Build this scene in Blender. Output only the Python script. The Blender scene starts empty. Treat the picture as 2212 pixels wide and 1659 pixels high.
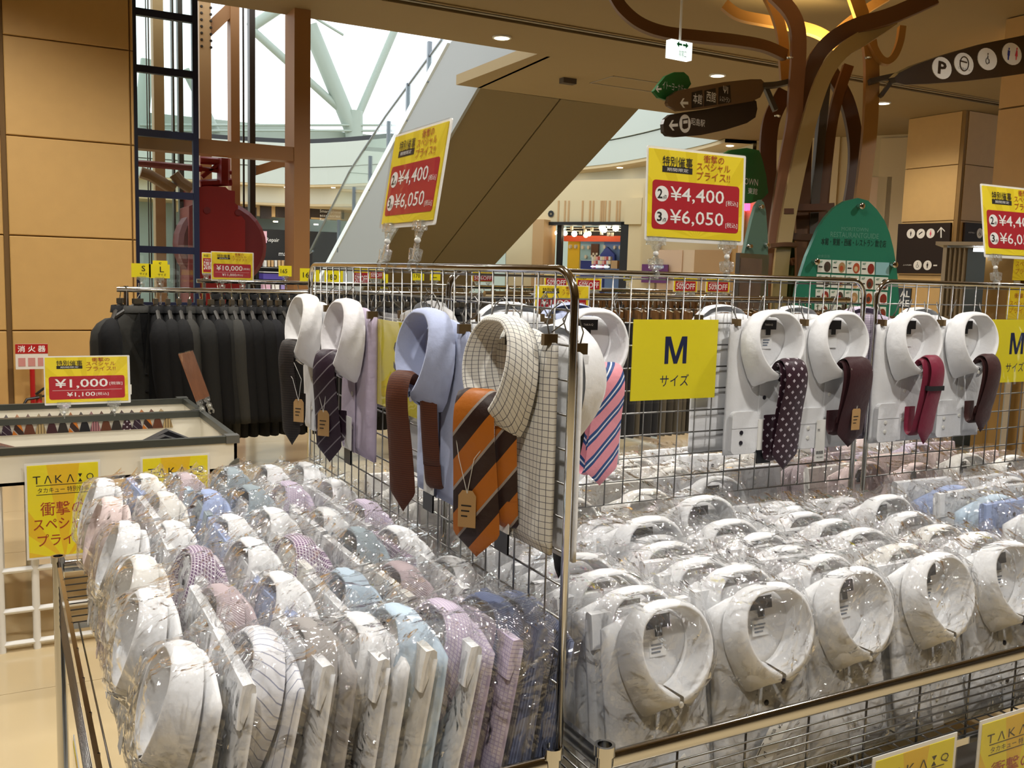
import bpy, math, random
from math import sin, cos, pi, radians, degrees, atan2, sqrt, hypot
from mathutils import Vector, Matrix, noise
random.seed(7)
scn = bpy.context.scene
col = scn.collection

# ------------------------------------------------------------------ camera, world, exposure
FPX, YAW, PITCH, ROLL, EYE = 2048.0, .4965, .1157, .0292, 1.5
_fw = Vector((sin(YAW)*cos(PITCH), cos(YAW)*cos(PITCH), -sin(PITCH)))
_r0 = Vector((cos(YAW), -sin(YAW), 0)); _u0 = _r0.cross(_fw)
_rt = cos(ROLL)*_r0 + sin(ROLL)*_u0; _up = -sin(ROLL)*_r0 + cos(ROLL)*_u0
EYEV = Vector((0, 0, EYE))
cam_d = bpy.data.cameras.new('camera'); cam = bpy.data.objects.new('camera', cam_d); col.objects.link(cam)
cam.matrix_world = Matrix(((_rt.x, _up.x, -_fw.x, 0), (_rt.y, _up.y, -_fw.y, 0), (_rt.z, _up.z, -_fw.z, EYE), (0, 0, 0, 1)))
cam_d.sensor_fit = 'HORIZONTAL'; cam_d.sensor_width = 36; cam_d.lens = 36*FPX/2212; cam_d.clip_start = .05; cam_d.clip_end = 200
scn.camera = cam
w = bpy.data.worlds.new('overcast_sky'); scn.world = w; w.use_nodes = True
w.node_tree.nodes['Background'].inputs[0].default_value = (.90, .96, 1, 1)
w.node_tree.nodes['Background'].inputs[1].default_value = 2.0
vs = scn.view_settings; vs.view_transform = 'Standard'; vs.look = 'None'; vs.gamma = 1; vs.use_curve_mapping = False
vs.exposure = 0.06
scn.cycles.transparent_max_bounces = 14
scn.cycles.max_bounces = 5; scn.cycles.diffuse_bounces = 3; scn.cycles.glossy_bounces = 3
scn.cycles.sample_clamp_indirect = 6
scn.cycles.adaptive_threshold = .04
scn.cycles.caustics_reflective = False; scn.cycles.caustics_refractive = False
CEIL = 3.8

# ------------------------------------------------------------------ pixel helpers (a pixel gives a direction, a plane gives the distance)
def ray(x, y): return (x-1106)/FPX*_rt - (y-829.5)/FPX*_up + _fw
def PX(x, y, v): d = ray(x, y); return EYEV + d*(v/d.x)
def PY(x, y, v): d = ray(x, y); return EYEV + d*(v/d.y)
def PZ(x, y, v): d = ray(x, y); return EYEV + d*((v-EYE)/d.z)
def PD(x, y, v): return EYEV + ray(x, y)*v

# ------------------------------------------------------------------ materials
MAT = {}
def lin(c):
    if isinstance(c, str):
        c = c.lstrip('#'); c = [int(c[i:i+2], 16)/255 for i in (0, 2, 4)]
        c = [v/12.92 if v <= .04045 else ((v+.055)/1.055)**2.4 for v in c]
    return (c[0], c[1], c[2], 1)
def nt(name):
    m = bpy.data.materials.new(name); m.use_nodes = True; n = m.node_tree
    return m, n, n.nodes['Principled BSDF']
def mat(name, c, rough=.6, metal=0, emit=0, bump=0, bscale=200, vary=0, vscale=3, coat=0, spec=.5):
    if name in MAT: return MAT[name]
    m, n, b = nt(name); c = lin(c)
    b.inputs['Base Color'].default_value = c; b.inputs['Roughness'].default_value = rough; b.inputs['Metallic'].default_value = metal
    b.inputs['Specular IOR Level'].default_value = spec
    if coat: b.inputs['Coat Weight'].default_value = coat
    if emit: b.inputs['Emission Color'].default_value = c; b.inputs['Emission Strength'].default_value = emit
    if bump or vary:
        tc = n.nodes.new('ShaderNodeTexCoord')
    if vary:
        t = n.nodes.new('ShaderNodeTexNoise'); t.inputs['Scale'].default_value = vscale; t.inputs['Detail'].default_value = 5
        n.links.new(tc.outputs['Object'], t.inputs['Vector'])
        mx = n.nodes.new('ShaderNodeMixRGB'); mx.inputs[1].default_value = tuple(v*(1-vary) for v in c[:3])+(1,)
        mx.inputs[2].default_value = tuple(min(1, v*(1+vary)) for v in c[:3])+(1,)
        n.links.new(t.outputs['Fac'], mx.inputs[0]); n.links.new(mx.outputs[0], b.inputs['Base Color'])
    if bump:
        t = n.nodes.new('ShaderNodeTexNoise'); t.inputs['Scale'].default_value = bscale; t.inputs['Detail'].default_value = 3
        n.links.new(tc.outputs['Object'], t.inputs['Vector'])
        bp = n.nodes.new('ShaderNodeBump'); bp.inputs['Strength'].default_value = bump; bp.inputs['Distance'].default_value = .004
        n.links.new(t.outputs['Fac'], bp.inputs['Height']); n.links.new(bp.outputs[0], b.inputs['Normal'])
    MAT[name] = m; return m
def mth(n, op, a, b=None, c=None):
    x = n.nodes.new('ShaderNodeMath'); x.operation = op
    for i, v in enumerate((a, b, c)):
        if v is None: continue
        if isinstance(v, (int, float)): x.inputs[i].default_value = v
        else: n.links.new(v, x.inputs[i])
    return x.outputs[0]
def fabric(name, c, c2=None, kind=None, per=.008, wid=.3, rough=.85, axes=(0, 2), diag=0, c3=None, spec=.3, sheen=.12):
    """woven cloth; kind: stripe, check, diag, dots over local x/z"""
    if name in MAT: return MAT[name]
    m, n, b = nt(name); c = lin(c)
    b.inputs['Roughness'].default_value = rough; b.inputs['Specular IOR Level'].default_value = spec
    b.inputs['Sheen Weight'].default_value = sheen
    tc = n.nodes.new('ShaderNodeTexCoord'); sp = n.nodes.new('ShaderNodeSeparateXYZ'); n.links.new(tc.outputs['UV'], sp.inputs[0])
    axes = tuple(1 if a == 2 else a for a in axes)
    colr = None
    if kind:
        X, Z = sp.outputs[axes[0]], sp.outputs[axes[1]]
        if diag: X = mth(n, 'ADD', X, mth(n, 'MULTIPLY', Z, diag))
        def st(v, off=0): return mth(n, 'LESS_THAN', mth(n, 'FRACT', mth(n, 'ADD', mth(n, 'DIVIDE', v, per), 50+off)), wid)
        if kind == 'stripe': f = st(X)
        elif kind == 'check': f = mth(n, 'MAXIMUM', st(X), st(Z))
        elif kind == 'dots':
            u = mth(n, 'SUBTRACT', mth(n, 'FRACT', mth(n, 'ADD', mth(n, 'DIVIDE', mth(n, 'ADD', X, Z), per), 50)), .5)
            v = mth(n, 'SUBTRACT', mth(n, 'FRACT', mth(n, 'ADD', mth(n, 'DIVIDE', mth(n, 'SUBTRACT', X, Z), per), 50)), .5)
            f = mth(n, 'LESS_THAN', mth(n, 'MAXIMUM', mth(n, 'ABSOLUTE', u), mth(n, 'ABSOLUTE', v)), wid/2)
        mx = n.nodes.new('ShaderNodeMixRGB'); mx.inputs[1].default_value = c; mx.inputs[2].default_value = lin(c2)
        n.links.new(f, mx.inputs[0]); colr = mx.outputs[0]
        if c3:
            f2 = st(X, c3[1]) if len(c3) < 3 else mth(n, 'LESS_THAN', mth(n, 'FRACT', mth(n, 'ADD', mth(n, 'DIVIDE', X, per), 50+c3[1])), c3[2])
            m2 = n.nodes.new('ShaderNodeMixRGB'); m2.inputs[2].default_value = lin(c3[0]); n.links.new(colr, m2.inputs[1]); n.links.new(f2, m2.inputs[0]); colr = m2.outputs[0]
    if colr: n.links.new(colr, b.inputs['Base Color'])
    else: b.inputs['Base Color'].default_value = c
    t = n.nodes.new('ShaderNodeTexNoise'); t.inputs['Scale'].default_value = 38; t.inputs['Detail'].default_value = 4
    n.links.new(tc.outputs['Object'], t.inputs['Vector'])
    bp = n.nodes.new('ShaderNodeBump'); bp.inputs['Strength'].default_value = .35; bp.inputs['Distance'].default_value = .006
    n.links.new(t.outputs['Fac'], bp.inputs['Height']); n.links.new(bp.outputs[0], b.inputs['Normal'])
    MAT[name] = m; return m
def film(name, tint=(.97, .975, .98), ior=1.5, rough=.06, haze=.06, bump=.5, bscale=28, base=.03):
    """clear plastic sheet: transmits straight through, reflects by Fresnel, a little milky"""
    if name in MAT: return MAT[name]
    m, n, b = nt(name); n.nodes.remove(b); out = n.nodes['Material Output']
    tr = n.nodes.new('ShaderNodeBsdfTransparent'); tr.inputs[0].default_value = (*tint, 1)
    gl = n.nodes.new('ShaderNodeBsdfGlossy'); gl.inputs['Roughness'].default_value = rough; gl.inputs[0].default_value = (1, 1, 1, 1)
    df = n.nodes.new('ShaderNodeBsdfDiffuse'); df.inputs[0].default_value = (.85, .85, .85, 1)
    geo = n.nodes.new('ShaderNodeNewGeometry'); dp = n.nodes.new('ShaderNodeVectorMath'); dp.operation = 'DOT_PRODUCT'
    n.links.new(geo.outputs['Incoming'], dp.inputs[0]); n.links.new(geo.outputs['Normal'], dp.inputs[1])
    f0 = ((ior-1)/(ior+1))**2
    cosv = mth(n, 'ABSOLUTE', dp.outputs['Value'])
    fac = mth(n, 'MINIMUM', mth(n, 'ADD', mth(n, 'MULTIPLY', mth(n, 'POWER', mth(n, 'SUBTRACT', 1.0, cosv), 5.0), 1-f0), f0+base), .9)
    if bump:
        tc = n.nodes.new('ShaderNodeTexCoord')
        t2 = n.nodes.new('ShaderNodeTexNoise'); t2.inputs['Scale'].default_value = bscale*.75; t2.inputs['Detail'].default_value = 2.5; t2.inputs['Distortion'].default_value = 1.7
        oi = n.nodes.new('ShaderNodeObjectInfo'); va = n.nodes.new('ShaderNodeVectorMath'); va.operation = 'ADD'
        n.links.new(tc.outputs['Object'], va.inputs[0]); n.links.new(oi.outputs['Location'], va.inputs[1])
        n.links.new(va.outputs[0], t2.inputs['Vector'])
        h = t2.outputs['Fac']
        bp = n.nodes.new('ShaderNodeBump'); bp.inputs['Strength'].default_value = bump; bp.inputs['Distance'].default_value = .045
        n.links.new(h, bp.inputs['Height'])
        n.links.new(bp.outputs[0], gl.inputs['Normal']); n.links.new(bp.outputs[0], dp.inputs[1])
    m1 = n.nodes.new('ShaderNodeMixShader'); m1.inputs[0].default_value = haze
    n.links.new(tr.outputs[0], m1.inputs[1]); n.links.new(df.outputs[0], m1.inputs[2])
    m2 = n.nodes.new('ShaderNodeMixShader'); n.links.new(fac, m2.inputs[0]); n.links.new(m1.outputs[0], m2.inputs[1]); n.links.new(gl.outputs[0], m2.inputs[2])
    n.links.new(m2.outputs[0], out.inputs['Surface'])
    MAT[name] = m; return m
def rays_mat(name, c1, c2, nrays=20, cx=0, cz=0):
    if name in MAT: return MAT[name]
    m, n, b = nt(name); b.inputs['Roughness'].default_value = .45
    tc = n.nodes.new('ShaderNodeTexCoord'); sp = n.nodes.new('ShaderNodeSeparateXYZ'); n.links.new(tc.outputs['Object'], sp.inputs[0])
    a = mth(n, 'ARCTAN2', mth(n, 'SUBTRACT', sp.outputs[2], cz), mth(n, 'SUBTRACT', sp.outputs[0], cx))
    f = mth(n, 'GREATER_THAN', mth(n, 'SINE', mth(n, 'MULTIPLY', a, nrays)), .2)
    mx = n.nodes.new('ShaderNodeMixRGB'); mx.inputs[1].default_value = lin(c1); mx.inputs[2].default_value = lin(c2)
    n.links.new(f, mx.inputs[0]); n.links.new(mx.outputs[0], b.inputs['Base Color'])
    MAT[name] = m; return m

CHROME = mat('chrome', (.66, .66, .65), .10, 1)
DULLCHROME = mat('dull_chrome', (.26, .255, .245), .32, 1)
BLACK = mat('black_plastic', (.012, .012, .014), .4)
WHITEPL = mat('white_plastic', (.8, .79, .76), .4)
BAG = film('clear_bag', tint=(.985, .987, .99), ior=1.55, haze=.045, bump=1.0, bscale=13, base=.035, rough=.04)
SLEEVE = film('clear_sleeve', tint=(.99, .99, .99), ior=1.3, haze=.004, bump=.08, bscale=6, base=.0, rough=.04)
ACRYL = film('clear_acrylic', tint=(.9, .92, .9), haze=.1, bump=.5, bscale=60, base=.10, rough=.05)
GLASS = film('window_glass', tint=(.9, .95, .93), haze=.015, bump=0, base=.02, rough=.01)
YELLOW = mat('yellow_board', '#f0e020', .45)
SALEY = rays_mat('sale_yellow', '#f4dc2a', '#e9cf1c', 16)
TAKAY = rays_mat('ray_yellow', '#f3e41c', '#efc61e', 9, 0, -.02)
SALERED = mat('sale_red', '#b3202c', .4)
INK = mat('ink_black', '#1d1a18', .5); NAVY = mat('ink_navy', '#16204a', .5); INKW = mat('ink_white', '#f4f2ee', .5)
INKR = mat('ink_red', '#a8321c', .5); INKO = mat('ink_orange', '#b5601c', .5); INKG = mat('ink_green', '#1e8a5a', .5); INKB = mat('ink_blue', '#1c2f9a', .5); INKP = mat('ink_pink', '#e0405a', .5)

# ------------------------------------------------------------------ mesh builder
class MB:
    def __init__(s): s.v = []; s.f = []
    def add(s, vs, fs):
        o = len(s.v); s.v += [tuple(q) for q in vs]; s.f += [tuple(i+o for i in f) for f in fs]; return s
    def box(s, x0, x1, y0, y1, z0, z1):
        return s.add([(x0,y0,z0),(x1,y0,z0),(x1,y1,z0),(x0,y1,z0),(x0,y0,z1),(x1,y0,z1),(x1,y1,z1),(x0,y1,z1)],
                     [(3,2,1,0),(4,5,6,7),(0,1,5,4),(1,2,6,5),(2,3,7,6),(3,0,4,7)])
    def obox(s, M, sx, sy, sz):
        vs = [M @ Vector((a*sx/2, b*sy/2, c*sz/2)) for c in (-1,1) for (a,b) in ((-1,-1),(1,-1),(1,1),(-1,1))]
        return s.add(vs, [(3,2,1,0),(4,5,6,7),(0,1,5,4),(1,2,6,5),(2,3,7,6),(3,0,4,7)])
    def cbox(s, x0, x1, y0, y1, z0, z1, c):
        """box with its front (-y) edges chamfered"""
        a = [(x0,y1,z0),(x1,y1,z0),(x1,y1,z1),(x0,y1,z1)]; b = [(x0,y0+c,z0),(x1,y0+c,z0),(x1,y0+c,z1),(x0,y0+c,z1)]
        d = [(x0+c,y0,z0+c),(x1-c,y0,z0+c),(x1-c,y0,z1-c),(x0+c,y0,z1-c)]
        fs = [(8,9,10,11),(3,2,1,0)]
        for i in range(4):
            j = (i+1) % 4; fs += [(i,j,4+j,4+i),(4+i,4+j,8+j,8+i)]
        return s.add(a+b+d, fs)
    def tube(s, pts, r, n=8, closed=False, caps=True):
        pts = [Vector(p) for p in pts]; N = len(pts); rr = r if isinstance(r, (list, tuple)) else [r]*N
        vs = []; prev = None
        for i, p in enumerate(pts):
            if closed: t = pts[(i+1) % N]-pts[i-1]
            else: t = pts[min(i+1, N-1)]-pts[max(i-1, 0)]
            if t.length < 1e-9: t = Vector((0,0,1))
            t.normalize()
            if prev is None:
                a = Vector((0,0,1)) if abs(t.z) < .9 else Vector((1,0,0)); a = (a-t*a.dot(t)).normalized()
            else: a = (prev-t*prev.dot(t)).normalized()
            prev = a; b = t.cross(a)
            vs += [p+(a*cos(2*pi*k/n)+b*sin(2*pi*k/n))*rr[i] for k in range(n)]
        fs = []
        for i in range(N if closed else N-1):
            j = (i+1) % N
            fs += [(i*n+k, i*n+(k+1) % n, j*n+(k+1) % n, j*n+k) for k in range(n)]
        if caps and not closed: fs += [tuple(range(n-1, -1, -1)), tuple((N-1)*n+k for k in range(n))]
        return s.add(vs, fs)
    def cyl(s, p0, p1, r, n=10): return s.tube([p0, p1], r, n)
    def lathe(s, prof, n=16, c=(0,0,0), axis='z'):
        vs = []
        for r, h in prof:
            for k in range(n):
                a = 2*pi*k/n; p = (r*cos(a), r*sin(a), h)
                if axis == 'y': p = (r*cos(a), h, r*sin(a))
                vs.append((p[0]+c[0], p[1]+c[1], p[2]+c[2]))
        m = len(prof); fs = [(i*n+k, i*n+(k+1) % n, (i+1)*n+(k+1) % n, (i+1)*n+k) for i in range(m-1) for k in range(n)]
        fs += [tuple(range(n-1,-1,-1)), tuple((m-1)*n+k for k in range(n))]
        return s.add(vs, fs)
    def poly(s, pts, y0, y1):
        """outline in local x/z, extruded from y0 (front) to y1 (back)"""
        a = sum(pts[i][0]*pts[(i+1) % len(pts)][1]-pts[(i+1) % len(pts)][0]*pts[i][1] for i in range(len(pts)))
        if a < 0: pts = pts[::-1]
        n = len(pts)
        vs = [(x, y0, z) for x, z in pts]+[(x, y1, z) for x, z in pts]
        fs = [tuple(range(n)), tuple(range(2*n-1, n-1, -1))]+[(i, n+i, n+(i+1) % n, (i+1) % n) for i in range(n)]
        return s.add(vs, fs)
    def loft(s, rows, closed=False):
        n = len(rows[0]); vs = [q for r in rows for q in r]; fs = []
        for i in range(len(rows)-1):
            for k in range(n if closed else n-1):
                fs.append((i*n+k, i*n+(k+1) % n, (i+1)*n+(k+1) % n, (i+1)*n+k))
        return s.add(vs, fs)
    def mesh(s, name, m=None, smooth=False, uv=None):
        me = bpy.data.meshes.new(name); me.from_pydata([tuple(q) for q in s.v], [], s.f); me.update()
        if uv:
            if uv == 'xz': uv = [(q[0], q[2]) for q in s.v]
            la = me.uv_layers.new(name='UVMap'); ix = [0]*len(me.loops); me.loops.foreach_get('vertex_index', ix)
            la.data.foreach_set('uv', [c for i in ix for c in uv[i]])
        if m: me.materials.append(m)
        if smooth:
            me.polygons.foreach_set('use_smooth', [True]*len(me.polygons))
            if smooth != 'all': me.set_sharp_from_angle(angle=radians(45))
        return me
    def build(s, name, m, parent=None, smooth=False, uv=None):
        return link(name, s.mesh(name, m, smooth, uv), parent)
def link(name, me, parent=None, m=None):
    o = bpy.data.objects.new(name, me); col.objects.link(o); o.parent = parent
    if m: setm(o, m)
    return o
def setm(o, m):
    if not o.material_slots: o.data.materials.append(None)
    o.material_slots[0].link = 'OBJECT'; o.material_slots[0].material = m
def tag(o, label, cat, group=None):
    o['label'] = label; o['category'] = cat
    if group: o['group'] = group
    return o
def struct(o): o['kind'] = 'structure'; return o
def thing(name, label, cat, M=None, group=None):
    o = bpy.data.objects.new(name, None); col.objects.link(o); o.empty_display_size = .05
    if M is not None: o.matrix_world = M
    return tag(o, label, cat, group)
def TRS(loc, rz=0, rx=0, ry=0): return Matrix.Translation(loc) @ Matrix.Rotation(rz, 4, 'Z') @ Matrix.Rotation(rx, 4, 'X') @ Matrix.Rotation(ry, 4, 'Y')
def cat_rom(P, n):
    out = []; m = len(P)-1
    for i in range(n+1):
        t = i/n*m; k = min(int(t), m-1); u = t-k
        p0, p1, p2, p3 = (Vector(P[max(k-1, 0)]), Vector(P[k]), Vector(P[k+1]), Vector(P[min(k+2, m)]))
        out.append(.5*((2*p1)+(p2-p0)*u+(2*p0-5*p1+4*p2-p3)*u*u+(3*p1-p0-3*p2+p3)*u**3))
    return out
def rrect(x0, x1, z0, z1, r, n=4):
    out = []
    for cx, cz, a0 in ((x1-r, z1-r, 0), (x0+r, z1-r, 90), (x0+r, z0+r, 180), (x1-r, z0+r, 270)):
        out += [(cx+r*cos(radians(a0+90*i/n)), cz+r*sin(radians(a0+90*i/n))) for i in range(n+1)]
    return out
def ell(cx, cz, rx, rz, n=20): return [(cx+rx*cos(2*pi*i/n), cz+rz*sin(2*pi*i/n)) for i in range(n)]

# ------------------------------------------------------------------ lettering
_tc = {}
def text_mesh(body, bold=0, shear=0):
    k = (body, bold, shear)
    if k in _tc: return _tc[k]
    cu = bpy.data.curves.new('lettering', 'FONT'); cu.body = body; cu.resolution_u = 2; cu.offset = bold; cu.shear = shear
    o = bpy.data.objects.new('lettering', cu); col.objects.link(o)
    dg = bpy.context.evaluated_depsgraph_get(); dg.update()
    me = bpy.data.meshes.new_from_object(o.evaluated_get(dg))
    vs = [v.co.copy() for v in me.vertices]; fs = [tuple(p.vertices) for p in me.polygons]
    bpy.data.objects.remove(o); bpy.data.curves.remove(cu); bpy.data.meshes.remove(me)
    if not vs: vs = [Vector((0,0,0)), Vector((1,0,0)), Vector((1,1,0))]; fs = [(0,1,2)]
    x0 = min(v.x for v in vs); x1 = max(v.x for v in vs); z0 = min(v.y for v in vs); z1 = max(v.y for v in vs)
    _tc[k] = ([((v.x-x0)/max(1e-6, x1-x0)-.5, (v.y-z0)/max(1e-6, z1-z0)-.5) for v in vs], fs, (x1-x0)/max(1e-6, z1-z0))
    return _tc[k]
def letter(parent, body, cx, cz, w, h, m, y=-.0012, bold=0, shear=0, name='lettering', M=None):
    """lettering fitted to a w x h box centred on local (cx, cz)"""
    vs, fs, asp = text_mesh(body, bold, shear)
    if w is None: w = h*asp
    mb = MB(); mb.add([(cx+a*w, y, cz+b*h) for a, b in vs], fs)
    return mb.build(name, m, parent)

# ------------------------------------------------------------------ plane frames: local x along the board, local z up, local -y towards the viewer
class Fr:
    def __init__(s, o, yaw=0, tilt=0, zrot=0):
        s.o = Vector(o); s.M = Matrix.Translation(s.o) @ Matrix.Rotation(radians(yaw), 4, 'Z') @ Matrix.Rotation(radians(tilt), 4, 'X') @ Matrix.Rotation(radians(zrot), 4, 'Y')
        s.I = s.M.inverted()
    def l(s, x, y, yy=0):
        e = s.I @ EYEV; d = s.I.to_3x3() @ ray(x, y); t = (yy-e.y)/d.y; p = e+d*t; return (p.x, p.z)
    def ls(s, pts, yy=0): return [s.l(x, y, yy) for x, y in pts]
    def thing(s, name, label, cat, group=None): return thing(name, label, cat, s.M, group)
    def txt(s, parent, body, px, m, y=-.0012, bold=0, shear=0, name='lettering'):
        """px = (x0, y0, x1, y1) of the lettering in the photo"""
        x0, y0, x1, y1 = px; a = s.l(x0, (y0+y1)/2); b = s.l(x1, (y0+y1)/2); c = s.l((x0+x1)/2, y0); d = s.l((x0+x1)/2, y1)
        return letter(parent, body, (a[0]+b[0])/2, (c[1]+d[1])/2, abs(b[0]-a[0]), abs(c[1]-d[1]), m, y, bold, shear, name)
    def poly(s, parent, name, pts, m, y0=0, y1=.01): return MB().poly(s.ls(pts), y0, y1).build(name, m, parent)
    def disc(s, parent, name, x, y, rx, ry, m, y0=-.001, y1=0, n=22):
        c = s.l(x, y); a = s.l(x+rx, y); b = s.l(x, y-ry)
        return MB().poly(ell(c[0], c[1], abs(a[0]-c[0]), abs(b[1]-c[1]), n), y0, y1).build(name, m, parent)
# ------------------------------------------------------------------ lamps in the mall ceiling (downlights; those over the sale area are outside the frame)
WARM = (1, .965, .90)
LAMPDISC = mat('lamp_disc', (1, .86, .62), .5, emit=9)
def downlight(x, y, e, r=.075, vis=True, z=CEIL):
    t = thing('downlight', 'round recessed warm downlight in the beige ceiling', 'light', Matrix.Translation((x, y, z)), 'ceiling downlights')
    MB().lathe([(r*1.25, .002), (r*1.25, -.012), (r, -.014), (r, -.004)], 20).build('trim_ring', WHITEPL, t, True)
    MB().lathe([(r*.97, -.004), (r*.97, -.009)], 20).build('lamp', LAMPDISC, t)
    ld = bpy.data.lights.new('downlight', 'SPOT'); ld.energy = e; ld.color = WARM; ld.shadow_soft_size = .09; ld.spot_size = radians(150); ld.spot_blend = .7
    lo = bpy.data.objects.new('downlight_beam', ld); col.objects.link(lo); lo.location = (0, 0, -.03); lo.parent = t
for px in ((1084, 80), (1550, 162), (1908, 222)):
    p = PZ(*px, CEIL); downlight(p.x, p.y, 130)
p = PZ(1903, 333, CEIL); downlight(p.x, p.y, 70)
for x, y in ((-.5, -.3), (1.6, .2), (3.6, .6), (.3, 1.9), (2.6, 3.4), (-.9, 3.6), (.9, 5.6), (3.2, 6.4), (6.0, 2.6), (-.4, 6.6), (8.6, 5.6)):
    downlight(x, y, 215)

# ------------------------------------------------------------------ floor
FLOORM = mat('polished_tile', '#c8b48e', .16, vary=.06, vscale=2)
GROUT = mat('floor_grout', '#b9a682', .5)
floor = struct(MB().box(-12, 32, -10, 45, -.06, -.004).build('floor', GROUT))
tile_me = MB().box(-.4485, .4485, -.4485, .4485, -.005, 0).mesh('tile', FLOORM)
for i in range(-2, 6):
    for j in range(0, 10):
        o = link('tile', tile_me, floor); o.location = (.27+i*.9, .43+j*.9, 0)
far = MB().box(-12, -1.98, -10, 45, -.004, -.001); far.box(5.22, 32, -10, 45, -.004, -.001); far.box(-1.98, 5.22, 8.98, 45, -.004, -.001); far.box(-1.98, 5.22, -10, -.02, -.004, -.001)
f = far.build('tile_field', FLOORM, floor)

# ------------------------------------------------------------------ ceiling
CEILM = mat('ceiling_paint', '#96805a', .8, vary=.03)
SLOTM = mat('slot_dark', '#4a3c2a', .7); SLOTR = mat('slot_rail', '#8f8574', .4)
SL = 7.9
cb = MB()
cb.box(-8, 30, -9, SL-.10, CEIL, CEIL+.12); cb.box(-8, 5.05, SL+.10, 8.97, CEIL, CEIL+.12); cb.box(5.05, 9.4, SL+.10, 11.0, CEIL, CEIL+.12); cb.box(9.4, 30, SL+.10, 12.6, CEIL, CEIL+.12)
ceiling = struct(cb.build('ceiling', CEILM))
MB().box(-8, 30, SL-.10, SL+.10, CEIL+.07, CEIL+.12).build('light_slot', SLOTM, ceiling)
m = MB(); m.box(-8, 30, SL-.02, SL+.015, CEIL-.004, CEIL+.07); m.build('slot_rail', SLOTR, ceiling)
m = MB(); m.box(-8, 30, SL+.085, SL+.11, CEIL-.012, CEIL+.0); m.box(-8, 30, SL-.11, SL-.085, CEIL-.012, CEIL); m.build('slot_trim', CEILM, ceiling)
for (x0, y0, x1, y1) in ((6.3, 9.4, 7.4, 9.9), (9.6, 6.2, 10.6, 6.9), (3.5, 6.0, 4.4, 6.6)):
    m = MB(); t = .012
    m.box(x0, x1, y0, y0+t, CEIL-.006, CEIL); m.box(x0, x1, y1-t, y1, CEIL-.006, CEIL); m.box(x0, x0+t, y0, y1, CEIL-.006, CEIL); m.box(x1-t, x1, y0, y1, CEIL-.006, CEIL)
    m.build('hatch_frame', SLOTR, ceiling)
p = PZ(1227, 170, CEIL); MB().box(p.x-.09, p.x+.09, p.y-.05, p.y+.05, CEIL-.06, CEIL).build('vent', SLOTM, ceiling)

# walls of the sale floor behind and beside the viewer
BACKW = mat('back_wall_paint', '#8a7454', .7)
struct(MB().box(-7, 16, -6.6, -6.4, 0, CEIL).build('wall_rear', BACKW)); struct(MB().box(-7, -6.8, -6.4, 8.0, 0, CEIL).build('wall_side', BACKW))
# ------------------------------------------------------------------ left stone-clad wall
STONE = mat('stone_panel', '#c9a060', .55, vary=.06, vscale=9, bump=.08, bscale=160)
SEAM = mat('stone_seam', '#8c6a38', .8)
WY = 8.0
xr = PY(291, 300, WY).x; xl = PY(12, 300, WY).x
wall = struct(MB().box(-6, xr-.003, WY+.012, WY+.16, 0, CEIL).build('wall_left', SEAM))
zs = [0]+[PY(150, y, WY).z for y in (714, 513, 303, 93)]+[CEIL]
def panels(parent, xs, zs, y, gap=.008, th=.03, m=STONE, name='stone_panel'):
    for x0, x1 in xs:
        for z0, z1 in zip(zs, zs[1:]):
            MB().cbox(x0+gap/2, x1-gap/2, y-.012, y+.012, z0+gap/2, z1-gap/2, .006).build(name, m, parent)
panels(wall, [(xl, xr-.028), (xr-.026, xr)], zs, WY)
panels(wall, [(xl-.95, xl-.03), (xl-1.9, xl-.95)], zs, WY)
MB().box(xl-.032, xl+.001, WY-.0, WY+.014, 0, CEIL).build('groove', mat('groove_dark', '#6b4f28', .8), wall)

# ------------------------------------------------------------------ glass lift shaft with dark blue frame, steel columns
NAVYM = mat('navy_metal', '#1c2340', .4); STEEL = mat('brown_steel', '#a87848', .5); STEELD = mat('dark_rail', '#3a3128', .4, .3); TANST = mat('tan_steel', '#c29a68', .5)
F = Fr((1.3, 8.35, 0), 0)
sh = F.thing('lift_shaft_screen', 'glazed lift shaft screen with dark navy blue frame beside the stone wall', 'glass screen')
def pxbar(F, parent, name, x0, y0, x1, y1, m, y0l=-.03, y1l=.03):
    return F.poly(parent, name, [(x0, y0), (x1, y0), (x1, y1), (x0, y1)], m, y0l, y1l)
zt, zb = 3.8, .0
def vbar(F, parent, name, xa, xb, ya, yb, m, z0=0, z1=CEIL, d0=-.03, d1=.03):
    a = F.l(xa, ya)[0]; b = F.l(xb, yb)[0]
    return MB().box(a, b, d0, d1, z0, z1).build(name, m, parent)
vbar(F, sh, 'post', 288, 297, 300, 300, NAVYM); vbar(F, sh, 'post', 416, 428, 300, 300, NAVYM)
xa, xb = F.l(297, 300)[0], F.l(416, 300)[0]
hz = [F.l(356, y)[1] for y in (34, 155, 291, 421, 540, 660)]
for z in hz: MB().box(xa, xb, -.025, .025, z-.028, z+.028).build('transom', NAVYM, sh)
for z0, z1 in zip(hz[1:]+[.05], hz): MB().box(xa, xb, -.004, .004, z0+.028, z1-.028).build('pane', GLASS, sh)
MB().box(xa, xb, -.004, .004, hz[0]+.028, 3.8).build('pane', GLASS, sh)
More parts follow.
